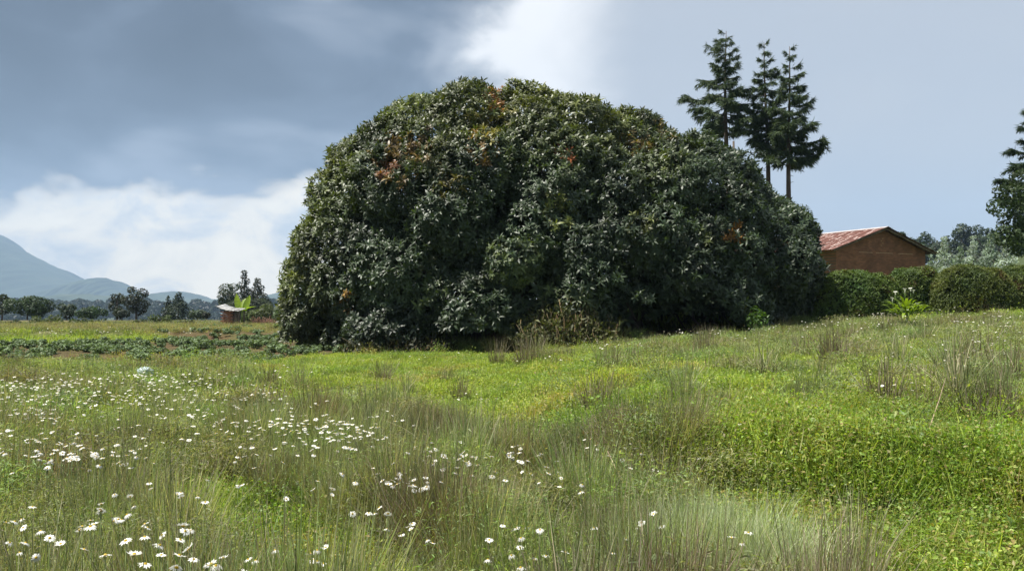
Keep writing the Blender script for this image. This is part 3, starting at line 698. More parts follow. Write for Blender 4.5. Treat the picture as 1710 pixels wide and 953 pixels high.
# local axes: x across the gable, y along the ridge (away), z up; roof front edge at y=0, wall set back .45
HW, PIT, OV, LEN = 3.72, R(18.2), .62, 11.0
wy = .45; slope = math.tan(PIT); wall_top = rise_h - .10; eave = wall_top - HW * slope
m_br, n = new_mat('brick_wall')
tcn = n.new('ShaderNodeTexCoord'); mp = n.new('ShaderNodeMapping'); n.l.new(tcn.outputs['Object'], mp.inputs[0]); mp.inputs['Rotation'].default_value = (R(90), 0, 0)
bt = n.new('ShaderNodeTexBrick'); n.l.new(mp.outputs[0], bt.inputs[0]); bt.inputs['Scale'].default_value = 1; bt.inputs['Brick Width'].default_value = .24; bt.inputs['Row Height'].default_value = .085
bt.inputs['Mortar Size'].default_value = .010; bt.inputs['Mortar Smooth'].default_value = .3; bt.inputs['Bias'].default_value = 0
n.put(bt.inputs['Color1'], (.19, .078, .045)); n.put(bt.inputs['Color2'], (.29, .125, .07)); n.put(bt.inputs['Mortar'], (.17, .105, .07))
nz = n.noise(tcn.outputs['Object'], 1.6, 6, .65); col = n.mix(1.0, bt.outputs['Color'], n.ramp(nz, [(.3, (.68, .66, .64)), (.7, (1.22, 1.2, 1.15))]), 'MULTIPLY')
pr = n.new('ShaderNodeBsdfPrincipled'); n.put(pr.inputs['Base Color'], col); pr.inputs['Roughness'].default_value = .9
bp = n.new('ShaderNodeBump'); bp.inputs['Strength'].default_value = .6; bp.inputs['Distance'].default_value = .02; n.l.new(bt.outputs['Fac'], bp.inputs['Height']); bp.invert = True; n.l.new(bp.outputs[0], pr.inputs['Normal'])
o = n.new('ShaderNodeOutputMaterial'); n.l.new(pr.outputs[0], o.inputs[0])
# gable wall with a real vent opening
def prism(poly, y0, y1):
    k = len(poly); v = [(a, y0, b_) for a, b_ in poly] + [(a, y1, b_) for a, b_ in poly]
    return v, [(i, (i + 1) % k, k + (i + 1) % k, k + i) for i in range(k)], k
gable = [(-HW, 0), (HW, 0), (HW, eave), (0, wall_top), (-HW, eave)]
for y0 in (wy, LEN - .7):
    v, q, k = prism(gable, y0, y0 + .22); m = MB(); m.add(v, q, [(0, 1, 2), (0, 2, 3), (0, 3, 4), (5, 7, 6), (5, 8, 7), (5, 9, 8)]); link('wall', m.mesh('wall', m_br, True), house)
for sx_ in (-1, 1):
    m = MB(); m.box((sx_ * HW - (.22 if sx_ > 0 else 0), wy + .222, 0), (sx_ * HW + (0 if sx_ > 0 else .22), LEN - .702, eave - .02)); link('wall', m.mesh('wall', m_br, True), house)
M_mort = rough_mat('pale_mortar', [(.30, .19, .12), (.42, .28, .18), (.5, .36, .25)], 6)
for a, b_ in ((-1.9, -.8), (-.5, .9), (1.35, 2.6)):
    m = MB(); m.box((a, wy - .012, eave - .20), (b_, wy + .02, eave - .165)); link('mortar_band', m.mesh('mortar_band', M_mort, True), house)
M_dark = rough_mat('dark_opening', [(.012, .01, .01)] * 3, 3)
m = MB()
for i in range(4):
    for j in range(2):
        if (i + j) % 2 == 0: m.box((-.12 + j * .13, wy - .015, wall_top - 1.0 + i * .13), (-.01 + j * .13, wy + .01, wall_top - .90 + i * .13), (.7, .6, .5))
link('vent', m.mesh('vent', M_mort, True), house)
# corrugated rusted sheets, each its own piece
m_rust, n = new_mat('rusted_iron')
tcn = n.new('ShaderNodeTexCoord'); oi2 = n.new('ShaderNodeObjectInfo')
mp = n.new('ShaderNodeMapping'); n.l.new(tcn.outputs['Object'], mp.inputs[0]); mp.inputs['Scale'].default_value = (.55, 3.2, .55)
vadd = n.new('ShaderNodeVectorMath', operation='ADD'); n.l.new(mp.outputs[0], vadd.inputs[0])
cmb = n.new('ShaderNodeCombineXYZ'); n.l.new(n.m('MULTIPLY', oi2.outputs['Random'], 40), cmb.inputs[0]); n.l.new(n.m('MULTIPLY', oi2.outputs['Random'], 17), cmb.inputs[1]); n.l.new(cmb.outputs[0], vadd.inputs[1])
nz = n.noise(vadd.outputs[0], 2.2, 6, .65); nzb = n.noise(vadd.outputs[0], 7, 5, .7)
rust = n.ramp(nzb, [(.3, (.075, .032, .026)), (.55, (.115, .050, .038)), (.75, (.18, .09, .07))])
col = n.mix(n.ss(nz, .54, .62), rust, (.46, .36, .33))
pr = n.new('ShaderNodeBsdfPrincipled'); n.put(pr.inputs['Base Color'], col); pr.inputs['Roughness'].default_value = .75; pr.inputs['Specular IOR Level'].default_value = .25
o = n.new('ShaderNodeOutputMaterial'); n.l.new(pr.outputs[0], o.inputs[0])
SL = (HW + OV) / math.cos(PIT)
def sheet_mesh(width, length, waves=7):
    n_ = waves * 3 + 1; yy = np.linspace(0, width, n_); zz = .014 * np.cos(np.arange(n_) * 2 * np.pi / 3)
    v = [(0, a, b_) for a, b_ in zip(yy, zz)] + [(length, a, b_) for a, b_ in zip(yy, zz)]
    return mesh('roof_sheet', np.array(v), np.array([(i, i + n_, i + n_ + 1, i + 1) for i in range(n_ - 1)]), (1, 1, 1), m_rust)
roof = link('roof', None, house)
WS = .74; sm = sheet_mesh(WS + .05, SL * .56); ns = int(LEN / WS) + 1
for sgn in (-1, 1):
    for row in range(2):
        for k in range(ns):
            o = link('roof_sheet', sm, roof)
            s0 = 0.0 if row == 0 else SL * .45
            zoff = .012 if row == 0 else -.004
            Mx = Matrix.Translation((0, 0, rise_h + zoff + .004 * (k % 2))) @ Matrix.Rotation(math.pi if sgn < 0 else 0, 4, 'Z') @ Matrix.Rotation(PIT, 4, 'Y') @ Matrix.Translation((s0, (k * WS) if sgn > 0 else -(k + 1) * WS - .05, 0))
            o.matrix_local = Mx @ Matrix.Rotation(R(random.uniform(-.25, .25)), 4, 'X')
m = MB(); M_cap = rough_mat('pale_ridge_metal', [(.30, .26, .25), (.40, .36, .35), (.48, .44, .43)], 2, rough=.45)
for sgn in (-1, 1):
    v = [(0, -.02, .045), (sgn * .26, -.02, .045 - .26 * slope), (sgn * .26, LEN + .3, .045 - .26 * slope), (0, LEN + .3, .045)]
    v = np.array(v) + np.array([0, 0, rise_h]); vv = np.concatenate([v, v - np.array([0, 0, .012])])
    m.add(vv, [(0, 1, 2, 3), (7, 6, 5, 4), (0, 4, 5, 1), (1, 5, 6, 2), (2, 6, 7, 3), (3, 7, 4, 0)])
link('ridge_cap', m.mesh('ridge_cap', M_cap, True), roof)
for sgn in (-1, 1):                                               # rafters' ends and purlins under the verge
    for q in (.30, .62, .93):
        d = q * (HW + OV); m = MB(); zt = rise_h - d * slope - .03
        m.box((sgn * d - .04, .06, zt - .09), (sgn * d + .04, wy + .6, zt - .012)); link('purlin', m.mesh('purlin', M_wood, True), house)
    m = MB(); ln = (HW + OV - .1); a = np.array([(0, 0, 0), (ln, 0, -ln * slope), (ln, 0, -ln * slope - .11), (0, 0, -.11)]); a[:, 0] *= sgn
    v = np.concatenate([a, a + np.array([0, .035, 0])]) + np.array([0, .09, rise_h - .035]); m.add(v, [(0, 1, 2, 3), (7, 6, 5, 4), (0, 4, 5, 1), (1, 5, 6, 2), (2, 6, 7, 3), (3, 7, 4, 0)]); link('verge_board', m.mesh('verge_board', M_wood, True), house)

# ------------------------------------------------------------------ clipped hedge
M_hcore = rough_mat('hedge_twigs', [(.012, .016, .008), (.02, .026, .012), (.03, .034, .018)], 6)
def hedge(x0, x1, ytop, Y, depth, label, seed, tint, zf=None):
    r = np.random.default_rng(seed); a, b_ = at(x0, ytop, Y), at(x1, ytop, Y); cx = (a[0] + b_[0]) / 2; hw = (b_[0] - a[0]) / 2
    gz = float(H(cx, Y)); hh = a[2] - gz
    o = link('hedge', None, loc=(cx, Y, gz), label=label, cat='hedge', group='clipped hedge in front of the brick house')
    n_ = 8500; d = rand_dirs(n_, r); d[:, 2] = np.abs(d[:, 2]); d[:, 1] -= .25; d = unit(d)
    e = 3.4; k = (np.abs(d[:, 0]) ** e + np.abs(d[:, 1]) ** e + np.abs(d[:, 2]) ** e) ** (-1 / e)
    p = d * k[:, None]; bump = 1 + .05 * wob(p[:, 0] * hw * 2.2, p[:, 1] * 3 + p[:, 2] * 3, 1, seed) + .02 * wob(p[:, 0] * hw * 7, p[:, 2] * 9, 1, seed)
    sizes = np.array([hw, depth, hh]); pos = p * bump[:, None] * sizes * (1 - .09 * r.uniform(0, 1, (n_, 1)) ** 1.5)
    pos[:, 2] -= .25 * (1 - p[:, 2]) * 0
    gn = unit(np.sign(p) * np.abs(p) ** (e - 1) / sizes)
    Mx = frames(unit(gn + r.normal(size=gn.shape) * .7 + np.array([0, 0, .3])), r.uniform(0, 6.28, n_))
    tv, tf = rosette(5, .10, .035, (10, 70), r=r)
    v, f, own = stamp(tv, tf, pos, Mx, r.uniform(.6, 1.35, n_))
    patch = wob(pos[:, 0] * 1.7, pos[:, 2] * 2.4, 1, seed + 3)
    tt = np.array(tint) * (1 + .3 * patch[:, None] * np.array([1, .6, .2])) * r.uniform(.65, 1.35, (n_, 1))
    brown = (patch > .55) & (r.uniform(size=n_) < .3); tt[brown] = np.array([.075, .05, .022]) * r.uniform(.7, 1.2, (brown.sum(), 1))
    shoots = (p[:, 2] > .93) & (r.uniform(size=n_) < .25); tt[shoots] = tt[shoots] * .5 + np.array([.09, .11, .03]) * .5
    link('foliage', mesh('foliage', v, f, tt[own].clip(.004, 1), M_soft), o, kind='stuff')
    th = np.linspace(0, 2 * np.pi, 24, endpoint=False); vs = []
    for el in np.linspace(0, 88, 8):
        for q in th:
            dd = np.array([math.cos(R(el)) * math.cos(q), math.cos(R(el)) * math.sin(q), math.sin(R(el))]); kk = (np.abs(dd) ** e).sum() ** (-1 / e); vs.append(dd * kk * sizes * .88)
    qd = [(i * 24 + k, i * 24 + (k + 1) % 24, (i + 1) * 24 + (k + 1) % 24, (i + 1) * 24 + k) for i in range(7) for k in range(24)]
    m = MB(); m.add(vs, qd); link('twig_core', m.mesh('twig_core', M_hcore), o)
hedge(1345, 1504, 455, 32.5, 1.0, 'long rounded clipped hedge block below the gable wall', 3, (.088, .135, .034))
hedge(1484, 1572, 447, 34.0, .95, 'short domed clipped hedge block below the right roof corner', 4, (.086, .128, .034))
hedge(1556, 1686, 446, 32.8, 1.0, 'wide brownish clipped hedge block right of the house', 5, (.096, .122, .034))
hedge(1660, 1790, 443, 34.2, 1.0, 'clipped hedge block cut off by the right edge', 6, (.09, .122, .034))

# ------------------------------------------------------------------ lily clump before the hedge
def strap_leaf(L, W, bend, n_=5):
    v = []; q = []
    for i in range(n_ + 1):
        s_ = i / n_; wd = W * math.sin(math.pi * min(1, .12 + s_ * .88)) ** .7 if i < n_ else .001
        y = L * math.sin(bend * s_) / bend; z = L * (1 - math.cos(bend * s_)) / bend
        v += [(-wd / 2, y, -z + .0), (0, y, -z - wd * .15), (wd / 2, y, -z)]
        if i: b0 = (i - 1) * 3; q += [(b0, b0 + 1, b0 + 4, b0 + 3), (b0 + 1, b0 + 2, b0 + 5, b0 + 4)]
    return np.array(v), np.array(q)
def plant_leaf(name, parent, L, W, bend, az, el, z, mat, tint, off=0):
    v, q = strap_leaf(L, W, bend); me = mesh(name, v, q, tint, mat)
    o = link(name, me, parent); o.matrix_local = Matrix.Translation((off * math.cos(az), off * math.sin(az), z)) @ Matrix.Rotation(az - math.pi / 2, 4, 'Z') @ Matrix.Rotation(el, 4, 'X'); return o
M_lush = foliage_mat('lush_leaf', rough=.4, trans=.35, spec=.45, tcol=(1.4, 1.5, .4))
p = at(1514, 524, 27); gz = float(H(p[0], 27))
lily = link('lily_plant', None, loc=(p[0], 27, gz), label='bright green lily clump with white trumpet flowers before the hedge', cat='plant')
zt = at(1514, 500, 27)[2] - gz
for k in range(80):
    a = k * 2.4; plant_leaf('leaf', lily, random.uniform(.35, .62), .085, random.uniform(.9, 1.9), a, R(random.uniform(30, 80)), max(.05, zt - .42) + random.uniform(-.1, .2), M_lush, np.array([.15, .22, .025]) * random.uniform(.75, 1.25), random.uniform(0, .42))
m = MB(); m.tube([(0, 0, -.05), (0, 0, max(.1, zt - .55))], [.05, .03], 7, (.08, .12, .03)); link('stem', m.mesh('stem', M_lush), lily)
TR = [(.012, 0), (.018, .05), (.03, .085), (.06, .11), (.065, .112), (.033, .09), (.02, .06)]
def trumpet(parent, x, y, z, tilt, az, s_=1.0):
    m = MB(); k = 10; th = np.linspace(0, 2 * np.pi, k, endpoint=False); v = [(rr * math.cos(a) * (1 + .15 * math.cos(3 * a) * (rr > .05)), rr * math.sin(a), zz) for rr, zz in TR for a in th]
    q = [(i * k + j, i * k + (j + 1) % k, (i + 1) * k + (j + 1) % k, (i + 1) * k + j) for i in range(len(TR) - 1) for j in range(k)]
    m.add(v, q, tint=(.8, .8, .74)); o = link('flower', m.mesh('flower', M_petal), parent); o.matrix_local = Matrix.Translation((x, y, z)) @ Matrix.Rotation(az, 4, 'Z') @ Matrix.Rotation(tilt, 4, 'X') @ Matrix.Scale(s_, 4)
for (a, b_) in [(1495, 487), (1511, 482), (1521, 481), (1525, 484), (1490, 497), (1530, 506)]:
    c = at(a, b_, 26.9); L = c - np.array([p[0], 27, gz]); m = MB(); m.tube([(L[0] * .5, 0, zt - .3), (L[0] * .9, L[1], L[2] - .3), (L[0], L[1], L[2] - .1)], [.012, .01, .009], 5, (.12, .2, .05)); link('flower_stalk', m.mesh('flower_stalk', M_lush), lily)
    trumpet(lily, L[0], L[1], L[2] - .1, R(random.uniform(-35, 35)), random.uniform(0, 6), .95)

# ------------------------------------------------------------------ little shed, banana, brushwood beyond the potato field
p = ground_at(385, 545); SY = p[1]; s_ = SY / F; gz = float(H(p[0], SY))
shed = link('brick_shed', None, loc=(p[0], SY, gz), label='little brick and pole shed with a curled white sheet roof', cat='shed')
M_bk = rough_mat('red_brick', [(.20, .075, .045), (.29, .12, .07), (.36, .17, .11)], 5)
top = at(385, 519, SY)[2] - gz
bkm = MB().box((-.13, -.10, -.045), (.13, .10, .045)).mesh('brick', M_bk, True)
for row in range(int(top / .105)):
    for k in range(2 + (row % 2)):
        for dpt in (0, .23):
            o = link('brick', bkm, shed); o.location = (-13 * s_ + .14 + k * .28 - (.14 if row % 2 else 0), dpt, .05 + row * .105); o.rotation_euler.z = R(random.uniform(-3, 3))
for k, a in enumerate((-1, 3, 7, 11, 14)):
    m = MB(); m.tube([(a * s_, random.uniform(-.1, .1), -.1), (a * s_ + random.uniform(-.05, .05), 0, top * .5), (a * s_, 0, top)], [.055, .05, .045], 6); link('pole', m.mesh('pole', M_wood), shed)
for a in (-12, -4, 5, 13):
    m = MB(); m.tube([(a * s_, 1.2, -.1), (a * s_, 1.22, top * 1.05)], [.05, .045], 6); link('pole', m.mesh('pole', M_wood), shed)
for hz in (.35, .75, 1.1):
    m = MB(); m.tube([(-2 * s_, .06, hz), (14 * s_, .06, hz + .05)], [.03, .03], 5); link('rail', m.mesh('rail', M_wood), shed)
M_sheet = rough_mat('old_white_sheet', [(.20, .20, .20), (.32, .32, .31), (.45, .45, .44)], 3, rough=.5)
for (x0, x1, lift, dz) in ((-21, -1, .26, .06), (-4, 10, .05, .03), (8, 16, .12, .0)):
    nn = 9; v = []
    for i in range(nn):
        q = i / (nn - 1); xx = (x0 + (x1 - x0) * q) * s_; zz = top + .05 + dz + lift * (1 - q) ** 1.6 * (1 if x0 < -10 else .4) + .02 * math.sin(i * 1.7)
        v += [(xx, -.35, zz - .05), (xx, 1.4, zz + .12)]
    v = np.array(v); vv = np.concatenate([v, v - np.array([0, 0, .03])]); q1 = [(2 * i, 2 * i + 2, 2 * i + 3, 2 * i + 1) for i in range(nn - 1)]
    n2 = len(v); q2 = [tuple(n2 + a for a in f[::-1]) for f in q1]; ed = [(2 * i, n2 + 2 * i, n2 + 2 * i + 2, 2 * i + 2) for i in range(nn - 1)] + [(2 * i + 1, 2 * i + 3, n2 + 2 * i + 3, n2 + 2 * i + 1) for i in range(nn - 1)] + [(0, 1, n2 + 1, n2), (2 * nn - 2, n2 + 2 * nn - 2, n2 + 2 * nn - 1, 2 * nn - 1)]
    m = MB(); m.add(vv, q1 + q2 + ed); link('roof_sheet', m.mesh('roof_sheet', M_sheet), shed)
bx_, by_ = p[0] + 2 * s_, SY + 2.2; gz2 = float(H(bx_, by_))
ban = link('banana_plant', None, loc=(bx_, by_, gz2), label='young banana plant with upright yellow-green leaves behind the little shed', cat='plant')
bt_ = at(386, 517, by_)[2] - gz2
m = MB(); m.tube([(0, 0, -.1), (0, 0, bt_)], [.13, .07], 8, (.20, .25, .08)); link('stem', m.mesh('stem', M_lush), ban)
for a, el, L, W, bd in [(math.pi * .95, 86, 1.35, .46, .35), (.1, 84, 1.25, .46, .4), (math.pi / 2, 70, 1.1, .5, .6), (0, 42, 1.0, .4, .9), (math.pi, 30, .9, .4, 1.1), (-1.3, 40, .9, .4, 1.0)]:
    o = plant_leaf('leaf', ban, L, W, bd, a, R(el), bt_ - .05, M_lush, np.array([.20, .29, .02]), .05 if el > 80 else .1)
    if el > 80: o.matrix_local = Matrix.Translation(((-.16 if a > 2 else .16), -.05 - (.1 if a > 2 else 0), bt_ - .12)) @ Matrix.Rotation(R(-13 if a > 2 else 15), 4, 'Y') @ Matrix.Rotation(R(88), 4, 'X')
p = ground_at(440, 545); gz = float(H(p[0], p[1])); m = MB()
for k in range(150):
    a = np.array([random.uniform(-.75, .75), random.uniform(-.4, .4), random.uniform(0, .35)]); d = np.array([random.gauss(0, .3), random.gauss(0, .2), random.uniform(.1, .5)]); m.tube([a, a + d * .5 + np.array([random.gauss(0, .05), 0, 0]), a + d], [.022, .016, .008], 4, np.array([1.2, .85, .75]) * random.uniform(.7, 1.6))
link('brushwood_pile', m.mesh('brushwood_pile', M_wood), loc=(p[0], p[1], gz - .05), label='reddish brown brushwood pile right of the little shed', cat='brushwood')
# pale bag among the daisies
p = ground_at(243, 632); gz = float(H(p[0], p[1])); m = MB(); k = 14; vs = []
for i in range(8):
    el = R(-20 + 110 * i / 7)
    for j in range(k):
        a = j * 2 * math.pi / k; rr = 1 + .14 * math.sin(3 * a + i) + .10 * math.cos(5 * a - 2 * i) + random.uniform(-.05, .05); vs.append((.17 * rr * math.cos(el) * math.cos(a), .13 * rr * math.cos(el) * math.sin(a), .22 + .09 * rr * math.sin(el) - .15 * math.cos(el) * (i < 2)))
m.add(vs, [(i * k + j, i * k + (j + 1) % k, (i + 1) * k + (j + 1) % k, (i + 1) * k + j) for i in range(7) for j in range(k)], [((0), (j + 1), j) for j in range(1, k - 1)], (.40, .48, .54))
M_bag = rough_mat('thin_plastic', [(.85, .85, .85), (1, 1, 1), (1, 1, 1)], 6, rough=.35, bump=.5)
link('plastic_bag', m.mesh('plastic_bag', M_bag), loc=(p[0], p[1], gz - .06), label='pale bluish white bag lying among daisies by the dug field', cat='bag')

# ------------------------------------------------------------------ plants at the foot of the big tree
p = ground_at(1262, 562); Y0 = p[1]; gz = float(H(p[0], Y0)); s_ = Y0 / F; top = at(1262, 515, Y0)[2] - gz
lb = [(random.uniform(-14, 14) * s_, random.uniform(-.25, .25), random.uniform(.12, .9) * top, random.uniform(.16, .27)) for _ in range(16)]
tree('young_shrub', p[0], Y0, crown_mesh('crown', lb, 620, .15, (.055, .11, .022), M_lush, 301, aspect=.4), top * .8, .025, 'bright green young shrub at the right foot of the big tree', cat='bush')
r = np.random.default_rng(55)
def vine_curtain(px0, px1, ytop, ybot, Y, n_, tint, seed, label):
    r = np.random.default_rng(seed); a = at((px0 + px1) / 2, ybot, Y); gz = float(H(a[0], Y)); s_ = Y / F
    o = link('creeper', None, loc=(a[0], Y, gz), label=label, cat='creeper'); m = MB(); P1, A1 = [], []
    hw = (px1 - px0) / 2 * s_; ht = at(855, ytop, Y)[2] - gz
    for k in range(n_):
        x0 = r.uniform(-hw, hw); h_ = ht * (1 - .55 * abs(x0 / hw) ** 2) * r.uniform(.55, 1); q = np.linspace(0, 1, 6)
        pts = np.stack([x0 + r.normal() * .25 * q + .05 * np.sin(q * 9 + k), r.uniform(-.4, .3) + .5 * q ** 2 + .03 * np.cos(q * 7), h_ * q], 1)
        m.tube(pts, np.linspace(.012, .006, 6), 3, (1.6, 1.4, .9) if k % 3 == 0 else (1, 1, .7)); t_ = r.uniform(.1, 1, 18) * 5; i = np.minimum(t_.astype(int), 4); f_ = (t_ - i)[:, None]
        P1.append(pts[i] * (1 - f_) + pts[i + 1] * f_ + r.normal(size=(18, 3)) * .06); A1.append(r.normal(size=(18, 3)) + np.array([0, -.6, .1]))
    P1, A1 = np.concatenate(P1), np.concatenate(A1); k = len(P1)
    v, f, own = stamp(LEAF * np.array([.38, 1, 1]), LEAF_F, P1, frames(unit(A1), r.uniform(0, 6.28, k)), r.uniform(.10, .26, k))
    link('stems', m.mesh('stems', M_wood), o); link('leaves', mesh('leaves', v, f, (np.array(tint) * r.uniform(.5, 1.5, (k, 1)))[own], M_soft), o, kind='stuff')
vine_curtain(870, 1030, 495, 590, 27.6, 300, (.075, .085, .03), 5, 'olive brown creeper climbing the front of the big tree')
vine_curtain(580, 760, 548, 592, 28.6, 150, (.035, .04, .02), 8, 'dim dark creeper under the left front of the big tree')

# ------------------------------------------------------------------ meadow: grass, weeds, tussocks, daisies
def blades(n_, hmin, hmax, wid, spread, lean, r, seg=3, cols=((.09, .13, .03),), curl=.5, straight=.0):
    """thin tapering blades from a small foot; returns verts, tris, tints"""
    V, T, Cc, off = [], [], [], 0
    a = r.uniform(0, 6.28, n_); rad = np.sqrt(r.uniform(0, 1, n_)) * spread; h_ = r.uniform(hmin, hmax, n_); tl = np.abs(r.normal(0, lean, n_)); da = a + r.normal(0, .7, n_)
    cols = np.array(cols); cc = cols[r.integers(0, len(cols), n_)] * r.uniform(.7, 1.3, (n_, 1))
    s_ = np.linspace(0, 1, seg + 1)
    for i in range(n_):
        ang_ = tl[i] * (1 - straight) * s_ * (1 + curl * s_) + tl[i] * straight; out_ = np.concatenate([[0], np.cumsum(np.sin(ang_[1:]) / seg)]) * h_[i]; up = np.concatenate([[0], np.cumsum(np.cos(ang_[1:]) / seg)]) * h_[i]
        cx, cy_ = rad[i] * math.cos(a[i]) + out_ * math.cos(da[i]), rad[i] * math.sin(a[i]) + out_ * math.sin(da[i])
        sa = da[i] + math.pi / 2 + r.normal() * .5; wx, wy_ = math.cos(sa) * wid / 2, math.sin(sa) * wid / 2
        v = []
        for k in range(seg):
            q = 1 - .55 * s_[k]; v += [(cx[k] - wx * q, cy_[k] - wy_ * q, up[k]), (cx[k] + wx * q, cy_[k] + wy_ * q, up[k])]
        v.append((cx[seg], cy_[seg], up[seg])); V += v
        for k in range(seg - 1): b_ = off + 2 * k; T += [(b_, b_ + 1, b_ + 3), (b_, b_ + 3, b_ + 2)]
        b_ = off + 2 * (seg - 1); T.append((b_, b_ + 1, b_ + 2)); off += len(v); Cc += [cc[i]] * len(v)
    return np.array(V), np.array(T), np.array(Cc)
r = np.random.default_rng(77)
GREEN = [(.29, .34, .065), (.33, .38, .075), (.21, .285, .055), (.37, .375, .12), (.25, .33, .08)]
WIRY = [(.24, .27, .14), (.22, .26, .12), (.34, .33, .21), (.24, .205, .15), (.18, .23, .095), (.44, .41, .28), (.13, .16, .07)]
PURP = [(.15, .12, .085), (.19, .155, .115), (.11, .09, .06), (.30, .265, .19), (.16, .165, .08)]
PURP2 = [(.25, .225, .165), (.31, .29, .21), (.19, .175, .12), (.40, .37, .28), (.20, .235, .12), (.24, .29, .15)]
FEED = [(.23, .31, .09), (.26, .34, .11), (.29, .32, .17), (.16, .22, .07)]
GREY = [(.24, .29, .15), (.20, .26, .11), (.29, .33, .19), (.17, .23, .09), (.25, .25, .14)]
def patch_mesh(name, bl, mat, extra=None):
    v, t_, c = bl
    if extra is not None: v2, t2, c2 = extra; t_ = np.concatenate([t_, t2 + len(v)]); v = np.concatenate([v, v2]); c = np.concatenate([c, c2])
    return mesh(name, v, t_, c, mat)
def leaflets(n_, spread, hmax, size, cols, r, aspect=.55):
    p = np.stack([r.normal(0, spread * .5, n_), r.normal(0, spread * .5, n_), r.uniform(.2, 1, n_) * hmax], 1); ax = unit(r.normal(size=(n_, 3)) * .6 + np.array([0, 0, 1]))
    v, f, own = stamp(LEAF * np.array([aspect, 1, 1]), LEAF_F, p, frames(ax, r.uniform(0, 6.28, n_)), size * r.uniform(.6, 1.4, n_)); c = np.array(cols)[r.integers(0, len(cols), n_)] * r.uniform(.7, 1.3, (n_, 1))
    return v, f, c[own]
short_near = [patch_mesh('turf_patch', blades(85, .05, .13, .006, .15, 1.2, r, 2, GREEN), M_grass, leaflets(50, .16, .07, .022, GREEN, r)) for _ in range(4)]
short_far = [patch_mesh('turf_patch', blades(95, .06, .15, .011, .30, 1.15, r, 2, GREEN), M_grass, leaflets(60, .34, .09, .038, GREEN, r)) for _ in range(3)]
weed_near = [patch_mesh('weed_patch', leaflets(210, .22, .16, .021, [(.19, .28, .05), (.23, .32, .06), (.15, .23, .045), (.29, .34, .08), (.26, .22, .08)], r), M_weed, blades(70, .07, .22, .005, .2, .8, r, 3, GREEN)) for _ in range(4)]
tall_near = [patch_mesh('tall_grass_tuft', blades(85, .24, .66, .0042, .14, .42, r, 4, (WIRY if q_ % 2 else PURP2), straight=.7), M_grass, blades(60, .08, .30, .006, .16, .9, r, 3, FEED)) for q_ in range(5)] + [patch_mesh('bushy_weed', leaflets(420, .26, .34, .034, GREY, r, .2), M_grass, blades(24, .2, .5, .0046, .12, .55, r, 4, WIRY, straight=.7)) for _ in range(6)]
tall_far = [patch_mesh('tall_grass_tuft', blades(46, .2, .5, .011, .24, .38, r, 3, WIRY, straight=.5), M_grass, blades(34, .12, .32, .015, .25, .75, r, 2, FEED)) for _ in range(3)] + [patch_mesh('bushy_weed', leaflets(240, .34, .30, .065, GREY, r, .24), M_grass, blades(18, .2, .46, .010, .2, .45, r, 3, WIRY, straight=.5)) for _ in range(3)]
silver = [patch_mesh('silver_grass_tuft', blades(110, .16, .5, .0036, .12, .5, r, 4, [(.30, .36, .23), (.36, .40, .28), (.24, .30, .17), (.42, .43, .32)], straight=.3), M_grass) for _ in range(3)]

def sector(n_, d0, d1, half=R(40), pw=1.0):
    """random ground points in a sector before the camera, evenly over area when pw=1, denser near the camera when larger"""
    q = r.uniform(0, 1, n_); d = np.sqrt(d0 ** 2 + (d1 ** 2 - d0 ** 2) * q ** pw); a = r.uniform(-half, half, n_); return d * np.sin(a), d * np.cos(a)
TX = [(0, 1.0), (2, 1.2), (4, 1.5), (5.5, 1.6), (7, 1.45), (8.5, -.15), (10, -1), (12.5, -1.8), (18, -5.5), (22, -7), (24, -20)]
CLEAR = [(-2.6, 6.9, .55), (-2.1, 6.3, .5), (-1.6, 5.7, .5), (-1.2, 5.1, .5), (-.85, 4.6, .45), (-5.3, 11, .8), (-4.6, 10.6, .6), (-3.8, 14, 1.0), (-2.9, 9.6, .5), (-7.5, 17, 1.0), (.3, 6.9, .3), (1.2, 4.5, .45)]
def tall_mask(x, y):
    xb = np.interp(y, [q[0] for q in TX], [q[1] for q in TX]); m = ss(.35, -.35, x - xb + .5 * wob(x, y, 1.7, 3)) * ss(25, 22, y)
    m *= .06 + .94 * ss(-.25, .25, .7 * wob(x, y, 1.9, 11) + .6 * wob(x, y, 4.3, 12) + .12)
    for cx, cy_, cr in CLEAR: m *= ss(cr * .8, cr * 1.25, np.hypot(x - cx, y - cy_) + .12 * wob(x, y, 4, 2))
    m2 = .75 * ss(14, 21, y + .6 * (x - 10)) * ss(2.5, 8, x) * ss(33, 31, y) * (.5 + .5 * ss(-.4, .4, wob(x, y, .8, 21)))
    m3 = .8 * ss(42.5, 44, y + .05 * x) * ss(-4, -8, x) * ss(61, 57, y)
    m4 = .7 * ss(.08, .5, wob(x, y, 2.0, 77) + .4 * wob(x, y, 5.2, 78) + .25 * ss(14, 24, y)) * ss(-1, 5, x) * ss(8, 12, y) * ss(33, 31, y)
    return np.maximum(np.maximum(np.maximum(m, m2), m3), m4)
def tall_zone(x, y):
    """where tall growth may stand, without the fine patchiness"""
    xb = np.interp(y, [q[0] for q in TX], [q[1] for q in TX]); m = ss(.35, -.35, x - xb + .5 * wob(x, y, 1.7, 3)) * ss(25, 22, y)
    for cx, cy_, cr in CLEAR: m = m * ss(cr * .9, cr * 1.3, np.hypot(x - cx, y - cy_))
    return np.maximum(m, tall_mask(x, y) * .8)
def under_tree(x, y): return (((x - 2.0) / 10.2) ** 2 + ((y - 34.8) / 6.6) ** 2) < 1
def bank_mask(x, y):
    ye = 7.1 - .45 * (np.clip(x, -2, 6) - 1.47); return ss(.7, 1.6, x) * ss(ye - 2.6, ye - 1.6, y) * ss(ye + .15, ye - .25, y)
